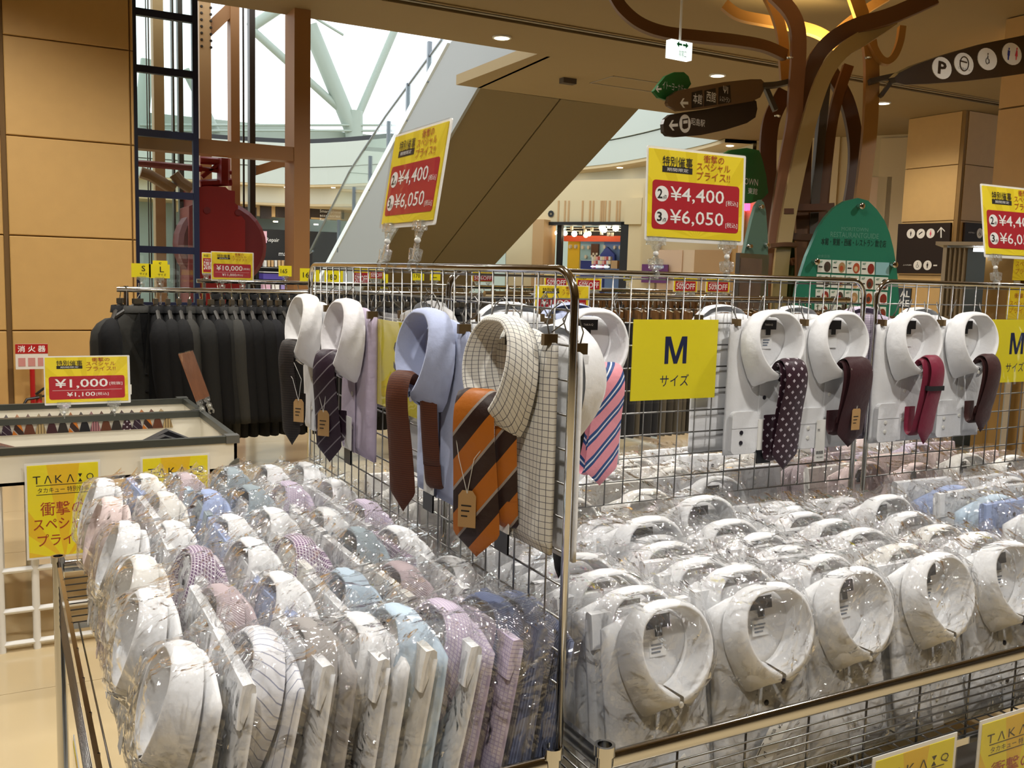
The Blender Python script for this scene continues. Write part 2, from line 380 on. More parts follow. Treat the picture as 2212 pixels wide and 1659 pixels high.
# shaft interior and steel columns, one thing: the lift's steel frame
F2 = Fr((2, 9.6, 0), 0)
fr_ = F2.thing('lift_steel_frame', 'brown steel lift frame of tall columns and beams by the atrium', 'steel frame')
for xa_, xb_, mm in ((330, 352, TANST), (428, 453, TANST), (495, 514, STEEL)): vbar(F2, fr_, 'column', xa_, xb_, 200, 200, mm, 0, 4.6, -.08, .08)
for xa_, xb_ in ((316, 318), (321, 323.5), (524, 527.5)): vbar(F2, fr_, 'cable', xa_, xb_, 200, 200, STEELD, 0, 4.6, -.01, .01)
for xa_, xb_ in ((371, 375), (384, 394), (537, 549)): vbar(F2, fr_, 'guide_rail', xa_, xb_, 200, 200, STEELD, 0, 4.6, -.05, .05)
F3 = Fr((2.2, 8.75, 0), 0)
a = F3.l(620, 300)[0]; b = F3.l(666, 300)[0]
MB().box(a+.05, b, -.06, .26, 0, 4.6).build('main_column', STEEL, fr_).location = F2.I @ F3.M @ Vector((0, 0, 0)) - Vector((0, 0, 0))
z0, z1 = F3.l(520, 340)[1], F3.l(520, 309)[1]; xs0 = F3.l(292, 300)[0]
o = MB().box(xs0, a+.05, -.05, .12, z0, z1).build('cross_beam', STEEL, fr_); o.location = F2.I @ F3.M @ Vector((0, 0, 0))
A = Vector((*F2.l(430, 82), 0)); B = Vector((*F2.l(495, 20), 0))
MB().add([(A.x, -.06, A.y-.09), (B.x, -.06, B.y-.09), (B.x, -.06, B.y+.07), (A.x, -.06, A.y+.07), (A.x, .06, A.y-.09), (B.x, .06, B.y-.09), (B.x, .06, B.y+.07), (A.x, .06, A.y+.07)],
         [(0,1,2,3),(7,6,5,4),(0,4,5,1),(3,2,6,7),(1,5,6,2),(0,3,7,4)]).build('brace', STEEL, fr_)
p0, p1 = F2.l(553, 372), F2.l(618, 352)
MB().add([(p0[0], 0, p0[1]-.03), (p1[0], 0, p1[1]-.03), (p1[0], 0, p1[1]+.06), (p0[0], 0, p0[1]+.06), (p0[0], .1, p0[1]-.03), (p1[0], .1, p1[1]-.03), (p1[0], .1, p1[1]+.06), (p0[0], .1, p0[1]+.06)],
         [(0,1,2,3),(7,6,5,4),(0,4,5,1),(3,2,6,7),(1,5,6,2),(0,3,7,4)]).build('brace', STEEL, fr_)
xq = F2.l(440, 30)[0]
for k in range(8):
    for dx in (-.035, .05):
        zq = F2.l(440, 5)[1]-k*.06
        MB().lathe([(.014, 0), (.010, -.015)], 8, (xq+dx, -.08, zq), 'y').build('bolt', STEELD, fr_)
# red machine behind the glass
RED = mat('red_enamel', '#8a201e', .35); DRED = mat('dark_red', '#6c1216', .5)
F4 = Fr((2.4, 9.27, 0), 0)
rm = F4.thing('lift_machine', 'dark red lift machine housing with round side wheel behind steel columns', 'machine')
def z1p(x, y): return (x*.3345, y*.3345)
MB().poly(F4.ls([z1p(*q) for q in ((1190,1700),(1190,1340),(1215,1330),(1215,1225),(1300,1212),(1420,1218),(1440,1238),(1480,1245),(1480,1320),(1500,1335),(1500,1375),(1545,1430),(1545,1700))])+[(F4.l(517,600)[0], 0), (F4.l(398,600)[0], 0)], -.25, .25).build('housing', RED, rm)
c = F4.l(*z1p(1530, 1520)); MB().lathe([(.0, -.2), (.36, -.2), (.40, -.16), (.40, .16), (.36, .2), (.0, .2)], 28, (c[0]-.16, 0, c[1]-.1), 'y').build('wheel', DRED, rm)
for q in ((1303, 1366), (1500, 1380)):
    c = F4.l(*z1p(*q)); MB().lathe([(.03, -.262), (.03, -.24)], 10, (c[0], 0, c[1]), 'y').build('bolt', DRED, rm)
for qa, qb, rr in (((1280, 1040), (1440, 1052), .035), ((880, 1060), (1290, 1095), .03), ((1430, 1030), (1430, 1195), .06), ((1280, 1190), (1480, 1180), .035), ((1290, 1150), (1400, 1065), .02), ((1285, 1095), (1480, 1120), .02)):
    a, b = F4.l(*z1p(*qa)), F4.l(*z1p(*qb)); MB().tube([(a[0], -.1, a[1]), (b[0], -.1, b[1])], rr, 6).build('arm', RED, rm)
PIPE = mat('ochre_pipe', '#8a5a1c', .5)
for pts in (((880, 1130), (940, 1150), (1010, 1190), (1090, 1240)), ((1090, 1140), (1130, 1190), (1200, 1235))):
    MB().tube([(F4.l(*z1p(*q))[0], -.3, F4.l(*z1p(*q))[1]) for q in pts], .05, 8).build('duct', PIPE, rm, True)

# ------------------------------------------------------------------ escalator (descends away from us, along +Y)
ESIDE = mat('escalator_side', '#8f8f8b', .5); EUND = mat('escalator_soffit', '#796743', .6); EWHITE = mat('skirt_white', '#eef4f6', .35); ALU = mat('grey_alu', '#7c8288', .35, .6)
ed = Vector((.0737, .9164, -.3934))
B0, C0, D0 = PZ(1035, 190, CEIL), PZ(1210, 215, CEIL), PZ(1380, 235, CEIL)
FE = Fr((B0.x, B0.y, 0), -94.6)
es = FE.thing('escalator', 'escalator with grey side, brown panelled underside and glass balustrade', 'escalator')
L = 9.3
sb = FE.ls([(1160, 70), (978, 90), (722, 555)]); lo = FE.ls([(1035, 190), (820, 560)])
dirl = Vector((lo[1][0]-lo[0][0], lo[1][1]-lo[0][1])).normalized()
end_lo = (lo[0][0]+dirl.x*9.3, lo[0][1]+dirl.y*9.3); d2 = Vector((sb[2][0]-sb[1][0], sb[2][1]-sb[1][1])).normalized(); end_up = (sb[1][0]+d2.x*9.6, sb[1][1]+d2.y*9.6)
MB().poly([(2.0, sb[1][1]), sb[1], end_up, end_lo, lo[0], (2.0, lo[0][1])], -.02, .02).build('side_panel', ESIDE, es)
MB().poly([(sb[1][0]-.1, sb[1][1]-.0), (sb[1][0]-.1, sb[1][1]+.13), (end_up[0], end_up[1]+.13), end_up], -.04, .05).build('skirt', EWHITE, es)
iM = FE.I
for P0, P1 in ((B0, C0-Vector((.012, 0, 0))), (C0+Vector((.012, 0, 0)), D0)):
    q = [iM @ v for v in (P0, P1, P1+ed*L, P0+ed*L)]; q2 = [v+Vector((0, 0, .12)) for v in q]
    MB().add(q+q2, [(0,1,2,3),(7,6,5,4),(0,4,5,1),(1,5,6,2),(2,6,7,3),(3,7,4,0)]).build('soffit_panel', EUND, es)
q = [iM @ v for v in (D0, D0+ed*L)]
dz = sb[1][1]-lo[0][1]
MB().add([q[0], q[1], q[1]+Vector((0, 0, .9)), q[0]+Vector((0, 0, .9))], [(0,1,2,3)]).build('far_side_panel', ESIDE, es)
q = [iM @ v for v in (C0+ed*0, C0+ed*L)]; MB().add([q[0]+Vector((0,0,.06)), q[1]+Vector((0,0,.06)), q[1]+Vector((.0,.06,.06)), q[0]+Vector((0,.06,.06))], [(0,1,2,3)]).build('joint', SLOTM, es)
gl = FE.ls([(955, 85), (834, 250), (755, 371), (667, 548)]); g_end = (end_up[0], end_up[1]+1.0)
MB().poly([(sb[1][0], sb[1][1]+.13), gl[0], gl[1], gl[2], gl[3], g_end, (end_up[0], end_up[1]+.13)], -.008, .008).build('glass_panel', GLASS, es)
MB().tube([(q_[0], 0, q_[1]) for q_ in (gl[0], gl[1], gl[2], gl[3], g_end)], .022, 6).build('handrail', ALU, es)
for xx, ya, yb in ((928, 90, 178), (882, 180, 262), (840, 262, 335), (800, 337, 412), (765, 404, 475), (732, 475, 545)):
    a = FE.l(xx, ya); b = FE.l(xx, yb); MB().box(a[0]-.03, a[0]+.03, -.03, .03, b[1], a[1]).build('post', ALU, es)

# ------------------------------------------------------------------ atrium: upper-floor ring, skylight steel, far shops
WFAS = mat('white_fascia', '#bcc2b8', .6); FASL = mat('fascia_lower', '#cfcbb8', .6); SOFF = mat('soffit_beige', '#cdb78e', .7); PALEG = mat('pale_green_steel', '#9aa69b', .5)
ring = [(-6, 27.2), (3, 27.3), (6.6, 26.9), (8.2, 25.6), (9.9, 21.5), (10.9, 17.6), (11.05, 15.8), (10.75, 13.4), (10.5, 12.4)]
rc = [Vector((x, y, 0)) for x, y in ring]; rc = cat_rom(rc, 36)
def ringband(name, off, z0, z1, th, m, label=None, parent=None):
    rows = []
    N = len(rc); inn, out = [], []
    for i, p in enumerate(rc):
        t = (rc[min(i+1, N-1)]-rc[max(i-1, 0)]).normalized(); nrm = Vector((-t.y, t.x, 0))
        if nrm.dot(p-Vector((4, 14, 0))) < 0: nrm = -nrm
        inn.append(p+nrm*off); out.append(p+nrm*(off+th))
    z = Vector((0, 0, 1))
    b = MB().loft([[p+z*z0 for p in inn], [p+z*z1 for p in inn], [p+z*z1 for p in out], [p+z*z0 for p in out], [p+z*z0 for p in inn]])
    return b.build(name, m, parent), inn
o, _ = ringband('upper_floor_edge', 0, 4.28, 4.92, .3, WFAS); struct(o); o['label'] = 'white upper floor edge curving round the atrium'
ringband('lower_band', .03, 3.8, 4.26, .3, WFAS, parent=o)
ringband('soffit', .05, 3.74, 3.8, 1.6, SOFF, parent=o)
_, lin_ = ringband('recess_band', .55, 3.3, 3.76, .3, FASL, parent=o)
ringband('shop_soffit', .5, 3.24, 3.3, 2.0, SOFF, parent=o)
ringband('handrail', .02, 4.92, 5.04, .12, BLACK, parent=o)
SPOTM = mat('small_spot', (1, .85, .6), .5, emit=12)
for i in range(1, 35, 3):
    p = rc[i]; t = (rc[i+1]-rc[i-1]).normalized(); nrm = Vector((-t.y, t.x, 0))
    if nrm.dot(p-Vector((4, 14, 0))) < 0: nrm = -nrm
    q = p+nrm*.28; MB().lathe([(.06, 3.738), (.06, 3.73)], 10, (q.x, q.y, 0)).build('spot', SPOTM, o)
# skylight steel
FS = Fr((6, 29, 0), 0)
sk = FS.thing('skylight_truss', 'pale diagonal steel struts standing in front of the bright glazed roof', 'truss')
for pts, rr in ((((668, 55), (765, 292)), .25), (((852, 66), (776, 245)), .12), (((540, 60), (735, 236)), .12), (((765, 240), (765, 300)), .28), (((600, 20), (540, 60)), .15), (((320, 130), (300, 300)), .2), (((400, 150), (470, 290)), .12)):
    a, b = FS.l(*pts[0]), FS.l(*pts[1]); MB().tube([(a[0], 0, a[1]), (b[0], 0, b[1])], rr, 10).build('strut', PALEG, sk, True)
for ya in (272, 284):
    a, b = FS.l(300, ya), FS.l(850, ya); MB().tube([(a[0], -.2, a[1]), (b[0], -.2, b[1])], .035, 6).build('rail', PALEG, sk)
a, b, c_ = FS.l(672, 42), FS.l(760, 60), FS.l(735, 80)
MB().tube([(a[0], -.3, a[1]), (c_[0], -.3, c_[1])], .04, 6).build('rail', PALEG, sk)
z5 = FS.l(600, 268)[1]
farw = struct(MB().box(-14, 26, 29.3, 29.5, 0, z5).build('wall_atrium', PALEG))
# pale roof slab seen at the top of the opening
# far shop left of the escalator
FB = Fr((6.6, 28.2, 0), 0)
SHB = mat('shop_black', '#14110f', .5); SHBR = mat('shop_sign_brown', '#2c1e14', .5); SHBE = mat('shop_beige', '#c3a373', .6)
s1 = FB.thing('phone_shop_front', 'dark phone repair shop front with brown sign boxes under the balcony', 'shop front')
def bx(F, par, name, x0, y0, x1, y1, m, d0, d1): 
    a, b = F.l(x0, y0), F.l(x1, y1); return MB().box(a[0], b[0], d0, d1, 0 if y1 >= 640 else b[1], a[1]).build(name, m, par)
bx(FB, s1, 'fascia', 380, 420, 900, 486, SHBE, -.3, 0)
for x0, x1 in ((556, 580), (589, 664), (664.5, 735), (470, 548)): bx(FB, s1, 'sign_box', x0, 445, x1, 474, SHBR, -.36, -.3)
bx(FB, s1, 'shop_interior', 380, 486, 900, 640, SHB, -.1, 0)
FB.txt(s1, 'Smart phone', (683, 455, 728, 463), INKW, -.37); FB.txt(s1, 'accessories', (683, 464.5, 726, 470), INKW, -.37); FB.txt(s1, 'Repair', (683, 472, 706, 480), INKW, -.37)
FB.txt(s1, 'Repair', (573, 514, 601, 525), INKW, -.12); FB.txt(s1, 'maP', (600, 543, 624, 553), INKW, -.12)
bx(FB, s1, 'poster', 559, 499, 574, 525, mat('poster_pink', '#e8b8c8', .5), -.14, -.1)
SHW = mat('shop_white', '#d8d2c8', .5); SHP = mat('shop_purple', '#4a3a8c', .5)
for k in range(9): bx(FB, s1, 'bottle', 562+k*7.4, 562, 567+k*7.4, 576, (SHW, SHBE, TANST)[k % 3], -.5, -.3)
bx(FB, s1, 'shelf', 556, 577, 640, 580, SHW, -.6, -.1); bx(FB, s1, 'counter', 556, 590, 640, 604, SHP, -.7, -.2); bx(FB, s1, 'counter_top', 556, 586, 640, 590, SHW, -.75, -.2)
for k, cc in enumerate(('#d8a8b8', '#e8e0d8', '#9c88c0', '#d8d0c0')): bx(FB, s1, 'box', 558+k*19, 608, 573+k*19, 626, mat('shopbox%d' % k, cc, .5), -.6, -.3)
for px in ((586, 481), (672, 487)):
    a = FB.l(*px); MB().lathe([(.07, 0), (.07, .03)], 10, (a[0], -.5, a[1])).build('spot', SPOTM, s1)
# far shop right of the escalator
p = PD(1275, 500, 18.5); FC = Fr((p.x, p.y, 0), -58)
s2 = FC.thing('toy_shop_front', 'lit shop front with blue and yellow displays in a black frame', 'shop front')
CREAM = mat('cream_wall', '#d8c49a', .65, vary=.03)
bx(FC, s2, 'fascia', 1040, 395, 1420, 484, CREAM, -.05, .2)
for x in (1208, 1222, 1230, 1260, 1276, 1283, 1300, 1304, 1309, 1318, 1334, 1340): bx(FC, s2, 'slit', x, 434, x+1.6, 480, TANST, -.06, -.04)
bx(FC, s2, 'frame_top', 1186, 480, 1366, 487, SHB, -.12, .1); bx(FC, s2, 'frame_side', 1347, 480, 1366, 640, SHB, -.12, 1.2); bx(FC, s2, 'ceiling_void', 1180, 484, 1350, 510, SHB, .9, 1.0)
bx(FC, s2, 'banner', 1184, 505, 1338, 519, mat('banner_orange', '#d8502a', .5), .7, .8)
BLUEA = mat('display_blue', '#7090c8', .5); BLUEB = mat('display_pale_blue', '#9cc4d8', .5); YELA = mat('display_yellow', '#e8c030', .5); BLUEC = mat('display_navy', '#2c3c8c', .5)
bx(FC, s2, 'display', 1184, 516, 1206, 640, YELA, .9, 1.0); bx(FC, s2, 'display', 1212, 511, 1264, 560, BLUEB, .9, 1.0); bx(FC, s2, 'display', 1264, 516, 1340, 640, BLUEA, .9, 1.0)
bx(FC, s2, 'display', 1212, 560, 1264, 640, BLUEC, .9, 1.0); bx(FC, s2, 'display', 1330, 516, 1338, 560, BLUEC, .85, .9); bx(FC, s2, 'mullion', 1204, 484, 1208, 640, SHB, .0, .1)
CHO = mat('choc_brown', '#5a3420', .5)
bx(FC, s2, 'poster', 1238, 523, 1253, 553, CHO, .84, .9); bx(FC, s2, 'poster', 1337, 523, 1346, 549, CHO, .5, .6)
for k in range(4):
    for j in range(2):
        if (k+j) % 2: bx(FC, s2, 'poster_check', 1238+k*3.7, 543+j*5, 1241.7+k*3.7, 548+j*5, SHW, .82, .84)
for x, y in ((1191, 529), (1203, 529), (1219, 531), (1232, 531), (1226, 552), (1290, 531), (1302, 531), (1314, 531), (1268, 530), (1310, 546), (1257, 553), (1318, 546)):
    a = FC.l(x, y); MB().poly(ell(a[0], a[1], .025, .04, 10), .82, .9).build('dot', SHW, s2)
MB().poly(FC.ls([(1264, 548), (1279, 530), (1296, 548), (1296, 562), (1264, 562)]), .7, .8).build('peak', BLUEC, s2)
for k in range(26):
    x = 1264+(k % 9)*4.6; y = 553+(k//9)*9; bx(FC, s2, 'soft_toy', x, y, x+4, y+8, (SHW, mat('toy_red', '#b0483c', .6), mat('toy_pink', '#d89c94', .6), CREAM)[(k*7) % 4], .3, .4)
bx(FC, s2, 'counter_light', 1263, 574, 1303, 577, mat('led_blue', (.4, .6, 1), .5, emit=4), .28, .3)
for x0 in (1311, 1331): bx(FC, s2, 'shelf_box', x0, 562, x0+13, 580, (TANST, SHBE)[x0 > 1320], .2, .3)
BULB = mat('bulb_glow', (1, .84, .55), .5, emit=14)
for x, y, rr in ((1188, 502, .05), (1206, 494, .03), (1211, 503, .05), (1231, 504, .06), (1256, 507, .05), (1263, 504, .05), (1292, 491, .07), (1306, 487, .04), (1297, 496, .05), (1321, 491, .07)):
    a = FC.l(x, y); MB().lathe([(.002, -rr), (rr*.7, -rr*.7), (rr, 0), (rr*.7, rr*.7), (.002, rr)], 10, (a[0], .2, a[1])).build('bulb', BULB, s2, True)
for x, y in ((1224, 491), (1250, 489), (1253, 498), (1243, 501), (1268, 494), (1289, 502), (1304, 505), (1312, 505), (1336, 488), (1345, 508)):
    bx(FC, s2, 'track_spot', x-2, y-4, x+2, y+4, SHW, .2, .26)
for y in (491, 497): bx(FC, s2, 'track', 1190, y, 1345, y+1.2, SHW, .26, .3)
FC.txt(s2, 'o', (1187, 455, 1200, 470), SHB, -.07, bold=.06)
bx(FC, s2, 'pier', 1111, 480, 1168, 640, CREAM, -.3, .2); bx(FC, s2, 'pier_edge', 1168, 476, 1186, 640, TANST, -.32, .2); bx(FC, s2, 'pier_gap', 1098, 540, 1111, 640, SHB, -.1, .2)
bx(FC, s2, 'corner_pier', 1362, 430, 1395, 486, CREAM, -.25, .2); bx(FC, s2, 'corner_pier', 1367, 486, 1395, 640, CREAM, -.2, .2)
# back walls further right
PINKW = mat('pinkish_wall', '#e8c8a8', .6); LITW = mat('lit_cream_wall', '#e0caa0', .6)
p = PD(1480, 560, 16.5); FD = Fr((p.x, p.y, 0), -58)
bw = struct(bx(FD, None, 'wall_back', 1390, 395, 1990, 700, CREAM, 0, .2)); bw.matrix_world = FD.M
MB().box(FD.l(1625, 500)[0], FD.l(1990, 500)[0], -.04, 0, 0, CEIL).build('wall_panel', CREAM, bw)
for x0, x1, y0, mm in ((1396, 1418, 440, CREAM), (1420, 1470, 540, PINKW), (1470, 1500, 540, mat('warm_wall', '#ecd2b0', .6)), (1505, 1572, 540, TANST), (1572, 1598, 430, STONE), (1598, 1610, 530, PINKW), (1735, 1790, 300, LITW), (1905, 1962, 300, LITW), (1830, 1905, 385, PINKW)):
    bx(FD, bw, 'wall_panel', x0, y0, x1, 700, mm, -.06-.02*(x0 % 3), 0)
nl = tag(bx(FD, None, 'neon_sign', 1607, 441, 1613, 456, mat('neon_pink', (1, .08, .22), .5, emit=3), -.2, -.0), 'small glowing pink sign of two upright bars beyond the tree', 'sign'); nl.matrix_world = FD.M
bx(FD, nl, 'bar', 1618, 441, 1624, 456, MAT['neon_pink'], -.2, -.1)
pp = bx(FD, None, 'poster_board', 1394, 571, 1448, 612, mat('poster_purple', '#6a2a6c', .5), -.16, -.11); pp.matrix_world = FD.M; tag(pp, 'purple notice board with a pale blue strip behind the rails', 'notice board')
bx(FD, pp, 'strip', 1420, 574, 1441, 580, mat('pale_blue_strip', '#b8c4e8', .5), -.17, -.16)

# ------------------------------------------------------------------ right stone block with brown toilet signs
p = PZ(2088, 238, CEIL); XB, YB = p.x, p.y
pf = PX(1962, 300, XB)
blk = struct(MB().box(XB+.014, XB+3.4, YB+.014, pf.y, 0, CEIL).build('wall_right', SEAM))
FX = Fr((XB, YB, 0), -90); FY = Fr((XB, YB, 0), 0)
zsr = [0]+[PX(2010, y, XB).z for y in (595, 478, 361)]+[CEIL]
for z0, z1 in zip(zsr, zsr[1:]):
    MB().box(XB-.012, XB+.014, YB+.05, pf.y, z0+.006, z1-.006).build('stone_panel', STONE, blk)
    MB().box(XB+.05, XB+1.25, YB-.012, YB+.014, z0+.006, z1-.006).build('stone_panel', STONE, blk)
    MB().box(XB+1.26, XB+2.6, YB-.012, YB+.014, z0+.006, z1-.006).build('stone_panel', STONE, blk)
MB().box(XB-.006, XB+.05, YB-.006, YB+.05, 0, CEIL).build('corner_strip', SEAM, blk)
SIGNB = mat('sign_dark_brown', '#2a1c11', .6, spec=.2)
def sc5(x, y): return (1900+x*.16874, 440+y*.16874)
t = FX.thing('toilet_sign', 'large dark brown restroom sign with pictograms and an up arrow', 'sign')
MB().poly(FX.ls([sc5(*q) for q in ((270, 262), (940, 245), (905, 895), (232, 890))]), -.05, -.014).build('board', SIGNB, t)
def man(F, par, x, y, s, m, yy, skirt=False):
    c = F.l(x, y); k = abs(F.l(x, y-s)[1]-c[1])
    b = MB(); b.poly(ell(c[0], c[1]+k*.62, k*.13, k*.15, 10), yy-.001, yy)
    if skirt: b.poly([(c[0]+a*k, c[1]+d*k) for a, d in ((-.12, .42), (.12, .42), (.3, -.3), (.1, -.3), (.08, -.75), (-.08, -.75), (-.1, -.3), (-.3, -.3))], yy-.001, yy)
    else: b.poly([(c[0]+a*k, c[1]+d*k) for a, d in ((-.24, .42), (.24, .42), (.24, -.2), (.14, -.2), (.12, -.75), (-.12, -.75), (-.14, -.2), (-.24, -.2))], yy-.001, yy)
    return b.build('figure', m, par)
def wheelchair(F, par, x, y, s, m, yy):
    c = F.l(x, y); k = abs(F.l(x, y-s)[1]-c[1]); b = MB()
    b.poly(ell(c[0]-.05*k, c[1]+.65*k, .12*k, .12*k, 10), yy-.001, yy)
    b.tube([(c[0]-.05*k, yy, c[1]+.45*k), (c[0], yy, c[1]), (c[0]+.3*k, yy, c[1]-.02*k), (c[0]+.42*k, yy, c[1]-.5*k)], .06*k, 4)
    b.tube([(c[0]-.05*k+.38*k*cos(a), yy, c[1]-.25*k+.4*k*sin(a)) for a in [radians(110+d*28) for d in range(9)]], .05*k, 4)
    return b.build('figure', m, par)
def arrow(F, par, x0, y0, x1, y1, m, yy=-.0515, wd=.09, name='arrow'):
    """arrow with its point at x1,y1"""
    a = Vector(F.l(x0, y0)); b = Vector(F.l(x1, y1)); d = (b-a); L = d.length; d.normalize(); n = Vector((-d.y, d.x)); h = L*wd
    q = b-d*L*.42
    mb = MB(); mb.poly([tuple(v) for v in (a-n*h, b-n*h-d*h, b+n*h-d*h, a+n*h)], yy-.001, yy)
    for sg in (1, -1): mb.poly([tuple(v) for v in (b+d*h*.6, b-d*h*1.2, q+n*sg*L*.42-d*h, q+n*sg*L*.42+d*h*.8)], yy-.0012, yy)
    return mb.build(name, m, par)
for q, kind in (((433, 385), 'baby'), ((560, 385), 'towel'), ((686, 382), 'woman'), ((518, 788), 'chair'), ((645, 790), 'man')):
    x, y = sc5(*q); FX.disc(t, 'disc', x, y, 9, 10.5, mat('sign_cream', '#e6ddcf', .5), -.052, -.05)
    if kind == 'man': man(FX, t, x, y, 8.5, SIGNB, -.0525)
    elif kind == 'woman': man(FX, t, x, y, 8.5, INKP, -.0525, True)
    elif kind == 'baby': man(FX, t, x, y, 7, SIGNB, -.0525)
    elif kind == 'chair': wheelchair(FX, t, x, y, 8, SIGNB, -.053)
    else:
        c = FX.l(x, y); MB().poly([(c[0]-.03, c[1]-.02), (c[0]+.03, c[1]+.02), (c[0]+.02, c[1]+.03), (c[0]-.03, c[1])], -.053, -.052).build('figure', SIGNB, t)
arrow(FX, t, *sc5(820, 438), *sc5(820, 305), MAT['sign_cream'], wd=.07)
bx(FX, t, 'dash', *sc5(722, 783), *sc5(768, 800), MAT['sign_cream'], -.052, -.05)
FX.txt(t, '上の多目的', (*sc5(330, 778), *sc5(440, 795)), MAT['sign_cream'], -.0515)
t = FY.thing('toilet_sign', 'narrow dark brown sign with wheelchair and man pictograms round the corner', 'sign')
MB().poly(FY.ls([sc5(*q) for q in ((1062, 240), (1900, 300), (1880, 560), (1040, 512))]), -.05, -.014).build('board', SIGNB, t)
for q, kind in (((1240, 380), 'chair'), ((1336, 388), 'man')):
    x, y = sc5(*q); FY.disc(t, 'disc', x, y, 6.6, 11, MAT['sign_cream'], -.052, -.05)
    (man if kind == 'man' else wheelchair)(FY, t, x, y, 8, SIGNB, -.053)
FY.txt(t, 'お手洗い', (*sc5(1095, 362), *sc5(1180, 382)), MAT['sign_cream'], -.0515)
# nearer stone wall at the frame edge, running towards us
p = PZ(2176, 40, CEIL)
blk2 = struct(MB().box(p.x+.012, p.x+3, -1, p.y, 0, CEIL).build('wall_pier', SEAM))
for k in range(5):
    z0 = k*.76; z1 = min(z0+.75, CEIL)
    for y0, y1 in ((p.y-1.2, p.y), (p.y-2.41, p.y-1.21)): MB().box(p.x-.012, p.x+.02, y0, y1, z0+.005, z1).build('stone_panel', STONE, blk2)
# ------------------------------------------------------------------ wire grid panels and basket wagons
XS, YM, RZ = .707, 1.695, 1.508
def grid_panel(label, o, yaw, L, z0, wires_to, near_post_z, nwire):
    """local x from 0 to L along the panel, local z absolute"""
    t = thing('grid_panel', label, 'grid panel', TRS(o, yaw))
    r = .0065; R = .045
    pts = [(0, 0, z0)]+[(R-R*cos(a), 0, RZ-R+R*sin(a)) for a in [radians(10*i) for i in range(10)]]+[(L-R+R*sin(a), 0, RZ-R+R*cos(a)) for a in [radians(10*i) for i in range(10)]]+[(L, 0, near_post_z)]
    MB().tube(pts, r, 10).build('frame', CHROME, t, 'all')
    m = MB(); n = int(round((L-.02)/.048)); zl = RZ-.057-.05*(nwire-1)
    for i in range(1, n): m.tube([(i*L/n, -.003, zl), (i*L/n, -.003, RZ)], .0016, 5)
    m.build('upright_wires', DULLCHROME, t, 'all')['kind'] = 'stuff'
    m = MB()
    for k in range(nwire): m.tube([(0, .0005, RZ-.057-.05*k), (L, .0005, RZ-.057-.05*k)], .0019, 5)
    m.tube([(.03, 0, RZ-.011), (L-.03, 0, RZ-.011)], .0022, 5)
    m.build('cross_wires', DULLCHROME, t, 'all')['kind'] = 'stuff'
    return t
grid_panel('chrome wire grid panel carrying the S size board', (XS, 2.41, 0), radians(-90), 2.41-1.128, .80, .9, .80, 13)
grid_panel('chrome wire grid panel carrying the M size board between striped and dotted ties', (.772, YM, 0), 0, 1.921-.772, .80, 1., .80, 10)
grid_panel('chrome wire grid panel holding shirts with crimson and brown ties', (1.966, YM, 0), 0, 1.15, .80, 1., .80, 10)
def wagon(label, x0, x1, y0, y1, zr=.80, zb=.645, wires='xy'):
    t = thing('basket_wagon', label, 'display wagon', Matrix.Translation((x0, y0, 0)))
    W, D = x1-x0, y1-y0
    for (px_, py_) in ((0, 0), (W, 0), (0, D), (W, D)):
        MB().lathe([(.013, .08), (.013, zr-.004), (.016, zr-.004), (.016, zr+.012), (.011, zr+.012), (.011, zr)], 14, (px_, py_, 0)).build('post', CHROME, t, True)
        c = MB().lathe([(.03, -.015), (.035, -.01), (.035, .01), (.03, .015)], 14, (px_, py_, .036), 'y').build('caster', BLACK, t, True)
        MB().box(px_-.012, px_+.012, py_-.02, py_+.02, .04, .082).build('caster_fork', CHROME, c)
    for nm, b in (('front_rail', (.012, W-.012, -.004, .004)), ('back_rail', (.012, W-.012, D-.004, D+.004))):
        MB().loft([[(b[0], (b[2]+b[3])/2+.007*cos(a), zr-.015+.015*sin(a)) for a in [2*pi*k/14 for k in range(14)]], [(b[1], (b[2]+b[3])/2+.007*cos(a), zr-.015+.015*sin(a)) for a in [2*pi*k/14 for k in range(14)]]], True).build(nm, CHROME, t, 'all')
    for xx in (0, W): MB().box(xx-.004, xx+.004, .012, D-.012, zr-.03, zr).build('side_rail', CHROME, t)
    m = MB(); nw = 8; zz = [zr-.03-(zr-.03-zb)*(k+1)/nw for k in range(nw)]
    for z in zz:
        m.tube([(.01, 0, z), (W-.01, 0, z)], .0018, 5); m.tube([(.01, D, z), (W-.01, D, z)], .0018, 5)
        m.tube([(0, .01, z), (0, D-.01, z)], .0018, 5); m.tube([(W, .01, z), (W, D-.01, z)], .0018, 5)
    for i in range(1, int(W/.14)): m.tube([(i*.14, .003, zb), (i*.14, .003, zr)], .0022, 5); m.tube([(i*.14, D-.003, zb), (i*.14, D-.003, zr)], .0022, 5)
    for i in range(1, int(D/.14)): m.tube([(.003, i*.14, zb), (.003, i*.14, zr)], .0022, 5); m.tube([(W-.003, i*.14, zb), (W-.003, i*.14, zr)], .0022, 5)
    m.build('side_wires', DULLCHROME, t, 'all')['kind'] = 'stuff'
    m = MB()
    for i in range(1, int(W/.04)): m.tube([(i*.04, .01, zb), (i*.04, D-.01, zb)], .002, 5)
    m.build('floor_wires', DULLCHROME, t, 'all')['kind'] = 'stuff'
    for b in ((.0, W, -.006, .006), (.0, W, D-.006, D+.006)): MB().box(b[0], b[1], b[2], b[3], zb-.014, zb).build('lower_rail', CHROME, t)
    MB().box(.01, W-.01, .01, D-.01, .2, .215).build('lower_shelf', mat('shelf_grey', '#9a9a96', .5), t)
    return t
wagon('chrome basket wagon packed with coloured shirts beside the S panel', .103, .697, 1.128, 2.40)
wagon('chrome basket wagon packed with white shirts below the M board', .770, 1.905, 1.10, 1.668)
